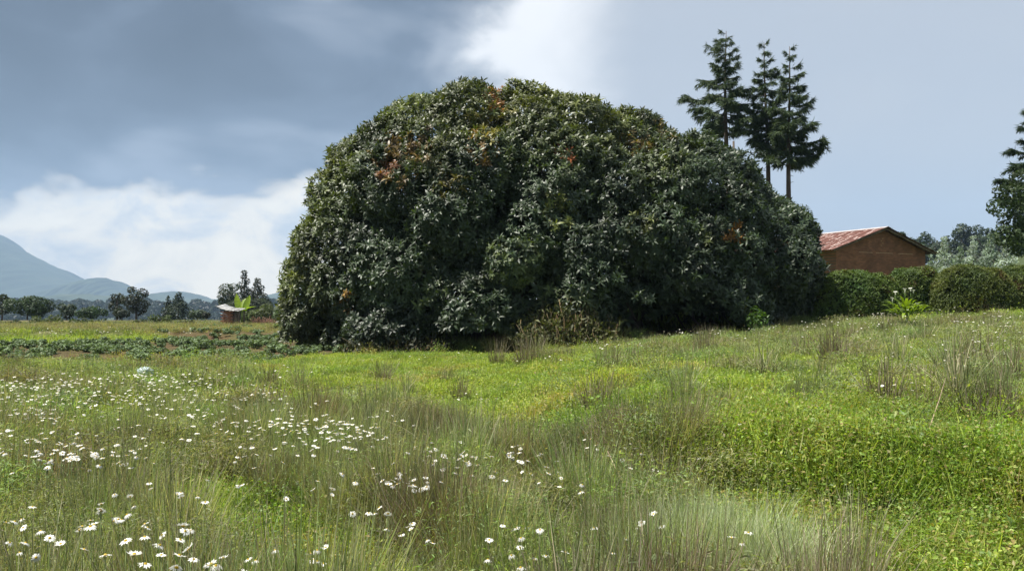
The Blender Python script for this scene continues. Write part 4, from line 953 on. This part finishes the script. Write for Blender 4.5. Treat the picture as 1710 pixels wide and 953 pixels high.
def yellow(x, y):
    """turf colour drifts: yellower and greener patches"""
    n1 = wob(x, y, .8, 31); n2 = wob(x, y, 2.6, 32)
    tt = np.ones((len(x), 3)); tt += .18 * n1[:, None] * np.array([1.2, .6, .1]) + .14 * n2[:, None]
    tt *= (1 - .38 * ss(.25, .75, wob(x, y, 2.1, 35) + .35 * wob(x, y, 6.3, 36)))[:, None] * np.array([.92, 1, .95])
    brown = (ss(42.5, 44, y + .05 * x) * ss(-4, -8, x))[:, None]; tt = tt * (1 - brown * .85) + np.array([.50, .46, 1.3]) * brown * .85
    dry = ss(.45, .9, wob(x, y, 1.4, 33) + .2 * n2); tt = tt * (1 - dry[:, None] * .7) + np.array([1.25, .85, 1.5]) * dry[:, None] * .7
    return tt.clip(.35, 2)
def ground_scatter(name, src, x, y, scl, tint, label, tilt=.12):
    pos = np.stack([x, y, H(x, y) - .01], 1); n_ = len(x)
    return scatter(name, src, pos, r.uniform(0, 6.28, n_), scl, tint, label, tilt=r.normal(0, tilt, (n_, 2)))

x, y = sector(11500, 2.2, 10.5, R(42), 1.25); k = (r.uniform(size=len(x)) > tall_mask(x, y) * .25) ; x, y = x[k], y[k]
ground_scatter('meadow_grass', short_near, x, y, r.uniform(.7, 1.3, len(x)), yellow(x, y), 'short yellow-green turf of the near meadow')
x, y = sector(17000, 10, 34, R(40), 1.3); k = (field_mask(x, y) < .5) & ~under_tree(x, y + .4) & (r.uniform(size=len(x)) > tall_mask(x, y) * .5); x, y = x[k], y[k]
ground_scatter('meadow_grass', short_far, x, y, r.uniform(.7, 1.3, len(x)), yellow(x, y), 'bright short turf of the meadow before the big tree')
x, y = sector(9000, 33, 80, R(36), 1.2); k = (field_mask(x, y) < .5) & ~under_tree(x, y) & (x < 30); x, y = x[k], y[k]
ground_scatter('meadow_grass', short_far, x, y, r.uniform(1.3, 2.4, len(x)), yellow(x, y), 'green grass strip beyond the dug field')
x, y = sector(9000, 3.2, 9.5, R(42)); k = (r.uniform(size=len(x)) < np.maximum(bank_mask(x, y), .06)); x, y = x[k], y[k]
x2, y2 = sector(4500, 9, 28, R(38)); k = r.uniform(size=len(x2)) < .22 * ss(0, .6, wob(x2, y2, 1.2, 41)); x2, y2 = x2[k], y2[k]
x, y = np.concatenate([x, x2]), np.concatenate([y, y2]); k = ~under_tree(x, y); x, y = x[k], y[k]
ground_scatter('bank_weeds', weed_near, x, y, r.uniform(.7, 1.4, len(x)) * (1 + .02 * y), yellow(x, y) * np.array([.95, .95, .9]), 'leafy green weeds covering the low bank at the lower right', .3)
def tall_tint(x, y):
    n1 = wob(x, y, 1.3, 51); tt = np.ones((len(x), 3)) * (1 + .15 * wob(x, y, 2.9, 52))[:, None]
    p_ = ss(.1, .7, n1)[:, None]; tt = tt * (1 - p_ * .8) + np.array([1.0, .86, 1.05]) * p_ * .6
    g_ = ss(-.1, -.7, n1)[:, None]; return tt * (1 - g_) + np.array([1.0, 1.1, .95]) * g_
def clumps(n_c, d0, d1, half, per, rad_c, pw=1.0):
    """tufts gathered round clump centres inside the tall growth; each tuft knows its clump's kind and vigour"""
    cx, cy_ = sector(n_c, d0, d1, half, pw); k = r.uniform(size=n_c) < tall_zone(cx, cy_); cx, cy_ = cx[k], cy_[k]; n_ = len(cx)
    m_ = r.integers(per[0], per[1], n_); own = np.repeat(np.arange(n_), m_); q = r.normal(0, 1, (len(own), 2)) * (rad_c * r.uniform(.6, 1.3, n_))[own][:, None]
    kind = r.uniform(size=n_)[own]; vig = r.uniform(.75, 1.3, n_)[own] * np.exp(-.25 * (q ** 2).sum(1) / rad_c ** 2)
    hue = (np.array([[1.0, .86, .95], [1, 1, 1], [.95, 1.08, .95], [1.15, 1.1, 1.1]])[r.integers(0, 4, n_)] * r.uniform(.8, 1.15, (n_, 1)))[own]
    return cx[own] + q[:, 0], cy_[own] + q[:, 1], kind, vig, hue
x, y, kind, vig, hue = clumps(640, 1.9, 11, R(44), (7, 16), .16, 1.05)
for sel, src, lab, sc0 in ((kind < .6, tall_near[:5], 'tall wiry grey-brown grass clumps of the near left', 1.12), (kind >= .6, tall_near[5:], 'bushy grey-green weed clumps of the near left', 1.15)):
    ground_scatter('tall_grass' if sc0 < 1.13 else 'bushy_weeds', src, x[sel], y[sel], sc0 * vig[sel] * r.uniform(.75, 1.1, sel.sum()), hue[sel] * tall_tint(x[sel], y[sel]), lab, .14)
x, y = sector(7000, 1.9, 9.5, R(44), 1.1); k = r.uniform(size=len(x)) < tall_mask(x, y) * .26; x, y = x[k], y[k]
ground_scatter('tall_grass', tall_near, x, y, r.uniform(.45, .9, len(x)), tall_tint(x, y), 'thinner wiry grass between the near clumps', .1)
x, y, kind, vig, hue = clumps(1300, 9, 33, R(38), (5, 11), .30); k = ~under_tree(x, y) & (field_mask(x, y) < .5); x, y, vig, hue = x[k], y[k], vig[k], hue[k]
ground_scatter('tall_grass', tall_far, x, y, 1.05 * vig * r.uniform(.7, 1.1, len(x)), hue * tall_tint(x, y), 'clumps of tall wiry grass farther off in the meadow', .12)
x, y = sector(12000, 9, 33, R(38), 1.1); k = r.uniform(size=len(x)) < tall_mask(x, y) * .4; x, y = x[k], y[k]; k = ~under_tree(x, y) & (field_mask(x, y) < .5); x, y = x[k], y[k]
ground_scatter('tall_grass', tall_far, x, y, r.uniform(.5, 1.0, len(x)), tall_tint(x, y), 'thinner tall grass farther off in the meadow', .08)
x, y = sector(9000, 40, 78, R(33)); k = r.uniform(size=len(x)) < tall_mask(x, y); x, y = x[k], y[k]
ground_scatter('tall_grass', tall_far, x, y, r.uniform(.6, 1.1, len(x)), tall_tint(x, y) * np.array([1.15, .95, 1.0]), 'dull brownish grass strip before the far bushes', .08)
# rough growth along the front of the big tree, its tint darkened like shade
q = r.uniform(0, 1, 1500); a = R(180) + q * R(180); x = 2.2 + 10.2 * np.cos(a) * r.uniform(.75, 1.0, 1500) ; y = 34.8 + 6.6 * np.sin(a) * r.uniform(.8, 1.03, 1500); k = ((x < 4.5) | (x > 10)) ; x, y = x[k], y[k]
a = r.uniform(0, R(180), 700); x = np.concatenate([x, 2 + 9.5 * np.cos(a)]); y = np.concatenate([y, 34.8 + 6 * np.sin(a) + r.normal(0, .4, 700)])  # growth added behind the tree so the hollow under the crown looks dark
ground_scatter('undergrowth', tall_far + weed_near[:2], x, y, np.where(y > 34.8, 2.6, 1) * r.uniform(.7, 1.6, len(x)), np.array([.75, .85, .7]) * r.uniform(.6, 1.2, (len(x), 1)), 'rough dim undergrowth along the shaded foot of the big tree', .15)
x, y = r.normal(1.15, .22, 110), r.normal(4.6, .26, 110)
ground_scatter('silvery_grass', silver, x, y, r.uniform(.7, 1.15, 110), r.uniform(.95, 1.35, (110, 1)) * np.ones(3), 'silvery green fine grass at the bottom, right of centre', .12)

# ---- tussocks that can be told apart
tus_v = []
for k in range(8):
    pal_ = PURP if k % 3 else WIRY
    n_ = 170
    tus_v.append(patch_mesh('tussock', blades(n_, .25, .62, .0038 + .0015 * (k % 2), .09 + .03 * (k % 3), .30 + .08 * (k % 4), r, 4, pal_, straight=.55), M_tuft, blades(40, .1, .26, .008, .13, .75, r, 3, [(.07, .085, .03), (.09, .10, .04), (.11, .085, .05)])))
spots = [  # px, py of the foot, height px, label
 (1140, 672, 60, 'pale straw-grey tussock right of the meadow centre'), (1000, 690, 62, 'thin upright tussock in the bright turf below the creeper'), (908, 676, 34, 'bent grey tussock lying over in the bright turf'), (1275, 632, 56, 'dense purplish tussock before the young shrub'), (1018, 625, 50, 'tussock before the dark hollow under the tree'), (1178, 592, 38, 'dark little tussock at the edge of the tree shade'), (1200, 622, 26, 'low flattened tussock left of the purplish one'),
 (1390, 612, 60, 'tall thin brown tussock in the right meadow'), (1450, 676, 34, 'short dark tussock left of a yellow-brown one'), (1478, 682, 74, 'yellow-brown upright tussock with dark foot'), (1545, 690, 70, 'leaning brownish tussock left of the matted heap'), (1600, 668, 86, 'tall wispy tussock behind the matted heap'), (1668, 690, 66, 'twiggy dark tussock on the matted heap'), (1700, 660, 80, 'tall brownish tussock at the right edge'), (1585, 620, 60, 'brown tussock among daisies upper right'), (1632, 608, 54, 'dark brown tussock upper right near the edge'), (1500, 612, 50, 'grey tussock in the upper right meadow'), (1335, 600, 40, 'small grey tussock right of the young shrub'), (1420, 580, 36, 'dark clumped tussock below the long hedge block'), (1560, 752, 44, 'low mossy tussock in the right foreground'), (1650, 752, 46, 'low bushy tussock near the right edge'), (1545, 745, 40, 'matted dark tussock left of the low mossy one'),
 (500, 655, 50, 'dark leaning tussock at the end of the daisy patch'), (450, 652, 40, 'green-brown tussock left of the leaning one'), (680, 660, 38, 'small dark tussock in the turf below the tree left side'), (770, 672, 40, 'dark green tussock left of the bright turf'), (745, 640, 28, 'faint tussock before the tree trunk shade'), (1040, 728, 40, 'drooping brown tussock in the middle turf'), (830, 610, 40, 'dry brown tussock under the tree front'), (880, 612, 44, 'dry straw tussock below the creeper left side'), (900, 606, 40, 'dry straw tussock below the creeper right side'), (640, 640, 34, 'short tussock beyond the daisies left of centre'), (1425, 985, 130, 'dead brown twiggy tussock at the bottom right'), (1110, 850, 90, 'tall grey-green tussock right of the daisies in the middle foreground'), (960, 850, 110, 'tall olive tussock in the middle foreground'), (790, 800, 110, 'brownish tussock above the centre daisies'), (715, 800, 100, 'grey tussock left of the brownish one above the centre daisies'),
 (1205, 690, 34, 'grey low tussock on the middle right slope'), (1320, 705, 26, 'small grey-brown tussock on the right slope'), (1290, 672, 24, 'tiny straw tussock right of the pale one'), (1240, 600, 30, 'tussock right under the young shrub'), (1480, 560, 30, 'tussock below the lily clump'), (1655, 560, 40, 'tussock below the wide brownish hedge'), (1545, 575, 40, 'tussock between the lily clump and the right edge'), (1610, 640, 50, 'brown tussock left of the tall edge one'), (1380, 640, 30, 'sparse tussock below the tall thin brown one'), (1340, 668, 30, 'faint tussock in the middle of the right meadow'), (1060, 610, 34, 'tussock beside daisies under the tree front')]
for k, (a, b_, hp, lab) in enumerate(spots):
    p = ground_at(a, min(b_, 952)) if b_ < 953 else ground_at(a, b_); hgt = hp * p[1] / F
    o = link('grass_tussock', tus_v[k % 8], loc=(p[0], p[1], float(H(p[0], p[1])) - .02), rz=random.uniform(0, 6.28), label=lab, cat='tussock', group='grass tussocks in the meadow')
    s_ = hgt / .42; o.scale = (s_ * random.uniform(1.0, 1.5), s_ * random.uniform(1.0, 1.5), s_)
# matted heap of dead grass by the right edge
p = ground_at(1645, 712); m = MB(); v, t_, c = blades(420, .25, .6, .007, .22, 1.15, r, 4, [(.06, .05, .035), (.09, .075, .05), (.13, .11, .075), (.045, .04, .025)], straight=.6)
link('dead_grass_heap', mesh('dead_grass_heap', v * np.array([1.3, 1, .75]), t_, c, M_tuft), loc=(p[0], p[1], float(H(p[0], p[1])) - .03), label='matted heap of dead dark grass near the right edge', cat='grass heap')

# ---- daisies
def petal_ring(n_, r0, L, W, droop, r):
    v, f, off = [], [], 0
    for i in range(n_):
        a = i * 2 * math.pi / n_ + r.normal() * .08; l_ = L * r.uniform(.85, 1.1); dr = droop + r.normal() * .12
        q = np.array([(-W * .25, r0, 0), (W * .25, r0, 0), (W * .5, r0 + l_ * .6, -dr * l_ * .35), (0, r0 + l_, -dr * l_), (-W * .5, r0 + l_ * .6, -dr * l_ * .35)])
        ca, sa = math.cos(a), math.sin(a); v.append(np.stack([q[:, 0] * ca - q[:, 1] * sa, q[:, 0] * sa + q[:, 1] * ca, q[:, 2] + .004], 1)); f += [(off, off + 1, off + 2), (off, off + 2, off + 4), (off + 4, off + 2, off + 3)]; off += 5
    return np.concatenate(v), np.array(f)
def disc_geo(rad):
    k = 8; v = [(0, 0, .010)] + [(rad * .6 * math.cos(a), rad * .6 * math.sin(a), .008) for a in np.linspace(0, 6.283, k, endpoint=False)] + [(rad * math.cos(a), rad * math.sin(a), .001) for a in np.linspace(0, 6.283, k, endpoint=False)]
    return np.array(v), np.array([(0, 1 + j, 1 + (j + 1) % k) for j in range(k)] + [q for j in range(k) for q in ((1 + j, 1 + k + j, 1 + k + (j + 1) % k), (1 + j, 1 + k + (j + 1) % k, 1 + (j + 1) % k))])
pet = [mesh('petals', *petal_ring(int(r.integers(14, 19)), .007, .021, .0085, dr, r), np.array([.80, .80, .76]) * sh, M_petal) for dr, sh in ((.02, 1), (.15, .92), (.45, .85), (.9, .75), (-.3, .95), (.25, 1))]
dv, df = disc_geo(.0085); disc_m = mesh('disc', dv, df, (.55, .38, .03), M_petal)
stem_m = []
for k in range(4):
    m = MB(); bx2, by2 = r.normal(0, .05, 2); m.tube([(bx2, by2, -1), (bx2 * .6, by2 * .6, -.55), (bx2 * .1, by2 * .1, -.15), (0, 0, 0)], [.0026, .0022, .0018, .0016], 4, (.26, .32, .14)); stem_m.append(m.mesh('stem', M_tuft))
# flower patches: photo position of the blooms, size of the patch, number, bloom height above the turf
PATCH = [(285, 895, 60, 26, 12, .58), (120, 890, 110, 40, 8, .55), (330, 935, 160, 30, 10, .55), (520, 930, 30, 26, 9, .45), (390, 940, 60, 15, 4, .5), (200, 860, 60, 22, 8, .55), (30, 915, 40, 26, 4, .5), (30, 870, 40, 30, 5, .5), (180, 838, 40, 20, 4, .55), (100, 760, 90, 26, 40, .5), (50, 730, 60, 22, 22, .5), (200, 760, 70, 22, 22, .48), (330, 700, 130, 30, 60, .46), (480, 700, 100, 26, 70, .45), (560, 730, 70, 24, 60, .45), (600, 720, 50, 18, 26, .45), (380, 740, 80, 22, 14, .45), (280, 830, 120, 40, 10, .5), (640, 700, 40, 18, 14, .42), (660, 795, 50, 22, 22, .42), (690, 810, 35, 12, 10, .42), (740, 755, 60, 18, 32, .45), (790, 770, 60, 24, 26, .45), (880, 775, 60, 20, 13, .36), (870, 885, 60, 18, 10, .4), (700, 890, 60, 22, 7, .4), (920, 800, 70, 24, 8, .36), (640, 860, 40, 20, 6, .42), (1000, 745, 50, 14, 8, .3), (1090, 770, 60, 24, 9, .3), (960, 930, 60, 20, 4, .38), (1050, 880, 70, 30, 6, .35), (1245, 900, 50, 18, 4, .3), (800, 660, 40, 14, 8, .3), (860, 940, 60, 20, 4, .38), (860, 745, 10, 8, 4, .36), (430, 780, 110, 40, 10, .45), (520, 800, 60, 30, 6, .45), (90, 700, 90, 18, 30, .45), (1210, 715, 70, 20, 4, .2), (1515, 645, 40, 14, 5, .3), (140, 640, 160, 22, 150, .42), (60, 655, 80, 24, 90, .42), (300, 640, 120, 26, 110, .42), (240, 670, 140, 22, 90, .42), (430, 660, 90, 18, 40, .4), (40, 690, 60, 16, 40, .42), (480, 620, 70, 12, 14, .3), (1035, 575, 40, 8, 16, .4), (1140, 555, 60, 8, 24, .4), (680, 600, 120, 10, 14, .2), (1300, 548, 60, 10, 24, .4), (1480, 520, 60, 14, 70, .4), (1560, 530, 130, 22, 90, .4), (1680, 535, 60, 16, 60, .4), (1640, 575, 90, 22, 44, .35), (1450, 545, 60, 14, 30, .35), (1560, 600, 120, 30, 20, .3), (1360, 540, 40, 10, 16, .4), (900, 600, 60, 8, 8, .3), (1220, 565, 30, 10, 8, .35), (120, 553, 180, 4, 50, .5), (330, 550, 60, 5, 14, .5)]
fl = []
for (a, b_, wx_, wy_, n_, hb) in PATCH:
    for _ in range(n_):
        qx, qy = a + r.normal() * wx_ * .55, b_ + r.normal() * wy_ * .55; hb2 = hb * r.uniform(.85, 1.2)
        p = ground_at(qx, qy, hb2)
        if p[1] < 90 and not under_tree(p[0], p[1]): fl.append((p[0], p[1], p[2], hb2, qx, qy))
fl = np.array(fl); fl = fl[np.argsort(np.hypot(fl[:, 0], fl[:, 1]))]
near, rest = fl[:300], fl[300:]
def zone(qx, qy):
    if qy > 860:
        return ('clump in the bottom left corner' if qx < 230 else 'showy clump at the bottom left' if qx < 440 else 'little group beside the bottom green gap' if qx < 600 else 'scattered group at the bottom centre' if qx < 1000 else 'sparse group by the silvery grass')
    if qy > 780:
        return ('loose group in brownish grass' if qx < 380 else 'sparse group in dark grass left of centre' if qx < 590 else 'bright bunch below the centre tussocks' if qx < 770 else 'thin group between the two middle tussocks' if qx < 1010 else 'thin group by the tall grey-green tussock')
    return ('crowded drift at the far left' if qx < 260 else 'broad drift left of centre' if qx < 470 else 'dense drift just left of the centre tussocks' if qx < 690 else 'drift around the centre tussocks' if qx < 850 else 'scattered group in the open turf' if qx < 1180 else 'few growing on the right meadow slope')
ORD = 'first second third fourth fifth sixth seventh eighth ninth tenth eleventh twelfth thirteenth fourteenth fifteenth sixteenth seventeenth eighteenth nineteenth twentieth'.split()
rank = {}; seen = {}
for k in np.argsort(near[:, 4]):
    zn = zone(near[k, 4], near[k, 5]); rank[int(k)] = seen.get(zn, 0); seen[zn] = rank[int(k)] + 1
for k, (a, b_, c, hb, qx, qy) in enumerate(near):
    zn = zone(qx, qy); lab = 'white daisy in the ' + zn
    if seen[zn] <= 20: lab = ORD[rank[k]] + ' white daisy from the left in the ' + zn
    o = link('daisy', None, loc=(a, b_, c), label=lab, cat='daisy', group='daisies: ' + zn)
    o.rotation_euler = (R(float(r.normal(4, 19))), R(float(r.normal(0, 19))), float(r.uniform(0, 6.28))); sc1 = float(r.uniform(.65, 1.05) * np.interp(b_, [2.5, 4.5, 8], [1.1, .9, .78])); 
    ps = link('petals', pet[int(r.integers(0, 6))], o); ps.scale = (sc1,) * 3
    dc = link('disc', disc_m, o); dc.scale = (sc1,) * 3
    st_ = link('stem', stem_m[k % 4], o); st_.matrix_local = o.rotation_euler.to_matrix().to_4x4().inverted() @ Matrix.Rotation(float(r.uniform(0, 6)), 4, 'Z') @ Matrix.Diagonal((1, 1, hb + .02, 1))
def whole_daisy(pm):
    v = np.zeros(len(pm.vertices) * 3); pm.vertices.foreach_get('co', v); v = v.reshape(-1, 3) * 1.15; f = np.array([tuple(q.vertices) for q in pm.polygons])
    sv = np.array([(-.003, 0, -.4), (.003, 0, -.4), (.002, 0, 0), (-.002, 0, 0)]); d2 = dv * 1.15
    return mesh('far_daisy', np.concatenate([v, d2, sv]), np.concatenate([f, df + len(v), np.array([(0, 1, 2), (0, 2, 3)]) + len(v) + len(d2)]), np.concatenate([np.tile([.8, .8, .76], (len(v), 1)), np.tile([.55, .38, .03], (len(d2), 1)), np.tile([.14, .18, .07], (4, 1))]), M_petal_i)
scatter('far_daisies', [whole_daisy(q) for q in pet[:3]], rest[:, :3], r.uniform(0, 6.28, len(rest)), r.uniform(.55, .95, len(rest)) * np.interp(rest[:, 1], [5, 10, 20, 60], [.82, .85, 1.0, 1.5]), np.ones(3), 'many small white daisies farther off in the meadow', tilt=r.normal(.03, .24, (len(rest), 2)))

# ---- potato plants in the dug field
pot = []
for k in range(4):
    rows_ = [(r.normal(0, .12), r.normal(0, .12), r.uniform(.08, .30), .11) for _ in range(9)]
    pot.append(crown_mesh('potato_plant', rows_, 2600, .12, (.12, .175, .085), M_soft, 400 + k, aspect=.55))
cand = []
for rw in np.arange(20, 56, .95):
    for c in np.arange(-30, -4, .52):
        qx, qy = c + r.normal() * .08, rw + .12 * c + r.normal() * .07
        if field_mask(np.array([qx]), np.array([qy]))[0] > .5 and wob(qx, qy, .9, 61) > -.2 and r.uniform() < .8: cand.append((qx, qy))
cand = np.array(cand); pxx, _ = project(cand[:, 0], cand[:, 1], np.zeros(len(cand))); cand = cand[pxx > -40]; cand = cand[np.argsort(np.hypot(cand[:, 0], cand[:, 1]))]
for k, (a, b_) in enumerate(cand[:300]):
    o = link('potato_plant', pot[k % 4], loc=(a, b_, float(H(a, b_))), rz=random.uniform(0, 6.28), label='low leafy potato plant in the ' + ('row of the dug field nearest the daisies' if b_ + .12 * -a < 27.2 else 'middle rows of the dug field' if b_ + .12 * -a < 31.5 else 'farther rows of the dug field'), cat='plant', group='potato plants: ' + ('nearest row' if b_ + .12 * -a < 27.2 else 'middle rows' if b_ + .12 * -a < 31.5 else 'farther rows')); q = random.uniform(.6, 1.0); o.scale = (q, q, q * .8)
if len(cand) > 300:
    src = [crown_mesh('potato_plant', [(r.normal(0, .12), r.normal(0, .12), r.uniform(.08, .30), .12) for _ in range(8)], 1500, .15, (.12, .175, .085), M_weed, 420 + k, aspect=.55) for k in range(2)]
    rs = cand[300:]; ground_scatter('far_potato_plants', src, rs[:, 0], rs[:, 1], r.uniform(.6, 1.0, len(rs)), r.uniform(.8, 1.2, (len(rs), 1)) * np.ones(3), 'leafy potato rows at the back of the dug field', .1)

# ---- lance-leaved plant at the bottom right corner, dead stalks
p = ground_at(1690, 945); gz = float(H(p[0], p[1])); o = link('lance_leaved_plant', None, loc=(p[0], p[1], gz), label='light green plant with whorled lance leaves in the bottom right corner', cat='plant')
m = MB(); m.tube([(0, 0, -.02), (.01, 0, .12), (-.005, 0, .24)], [.006, .005, .003], 5, (.13, .2, .05)); link('stem', m.mesh('stem', M_lush), o)
for k in range(20):
    q = k / 19; plant_leaf('leaf', o, .12 - .05 * q, .026, .7 + .3 * (1 - q), k * 2.4, R(12 + 58 * q), .06 + .18 * q, M_lush, np.array([.11, .19, .05]) * random.uniform(.85, 1.2))
for (x0, y0, x1, y1, lab) in [(1580, 690, 1545, 748, 'pale dead stalk leaning in the right foreground turf'), (1295, 770, 1335, 767, 'pale straw stalk lying on the turf edge of the bank'), (1015, 830, 1060, 905, 'pale dead stalk in the centre foreground grass')]:
    a, b_ = ground_at(x0, y0), ground_at(x1, y1); a[2] = H(a[0], a[1]) + (.35 if y0 < 760 or y0 > 800 else .06); b_[2] = H(b_[0], b_[1]) + .05; m = MB()
    mid_ = (a + b_) / 2 + np.array([.02, 0, .04]); m.tube([a - b_, mid_ - b_, np.zeros(3)], [.003, .004, .005], 5, (2.6, 2.5, 2.2)); link('dead_stalk', m.mesh('dead_stalk', M_wood), loc=b_, label=lab, cat='stalk')

# ------------------------------------------------------------------ hazy air
hm, n = new_mat('hazy_air')
pv = n.new('ShaderNodeVolumePrincipled'); pv.inputs['Color'].default_value = (.43, .62, .88, 1); pv.inputs['Density'].default_value = 1.5e-4; pv.inputs['Anisotropy'].default_value = 0
o = n.new('ShaderNodeOutputMaterial'); n.l.new(pv.outputs[0], o.inputs['Volume'])
m = MB().box((-7400, -7400, -40), (7400, 7400, 900)); link('haze', m.mesh('haze', hm, True), kind='stuff', label='pale blue haze filling the air')
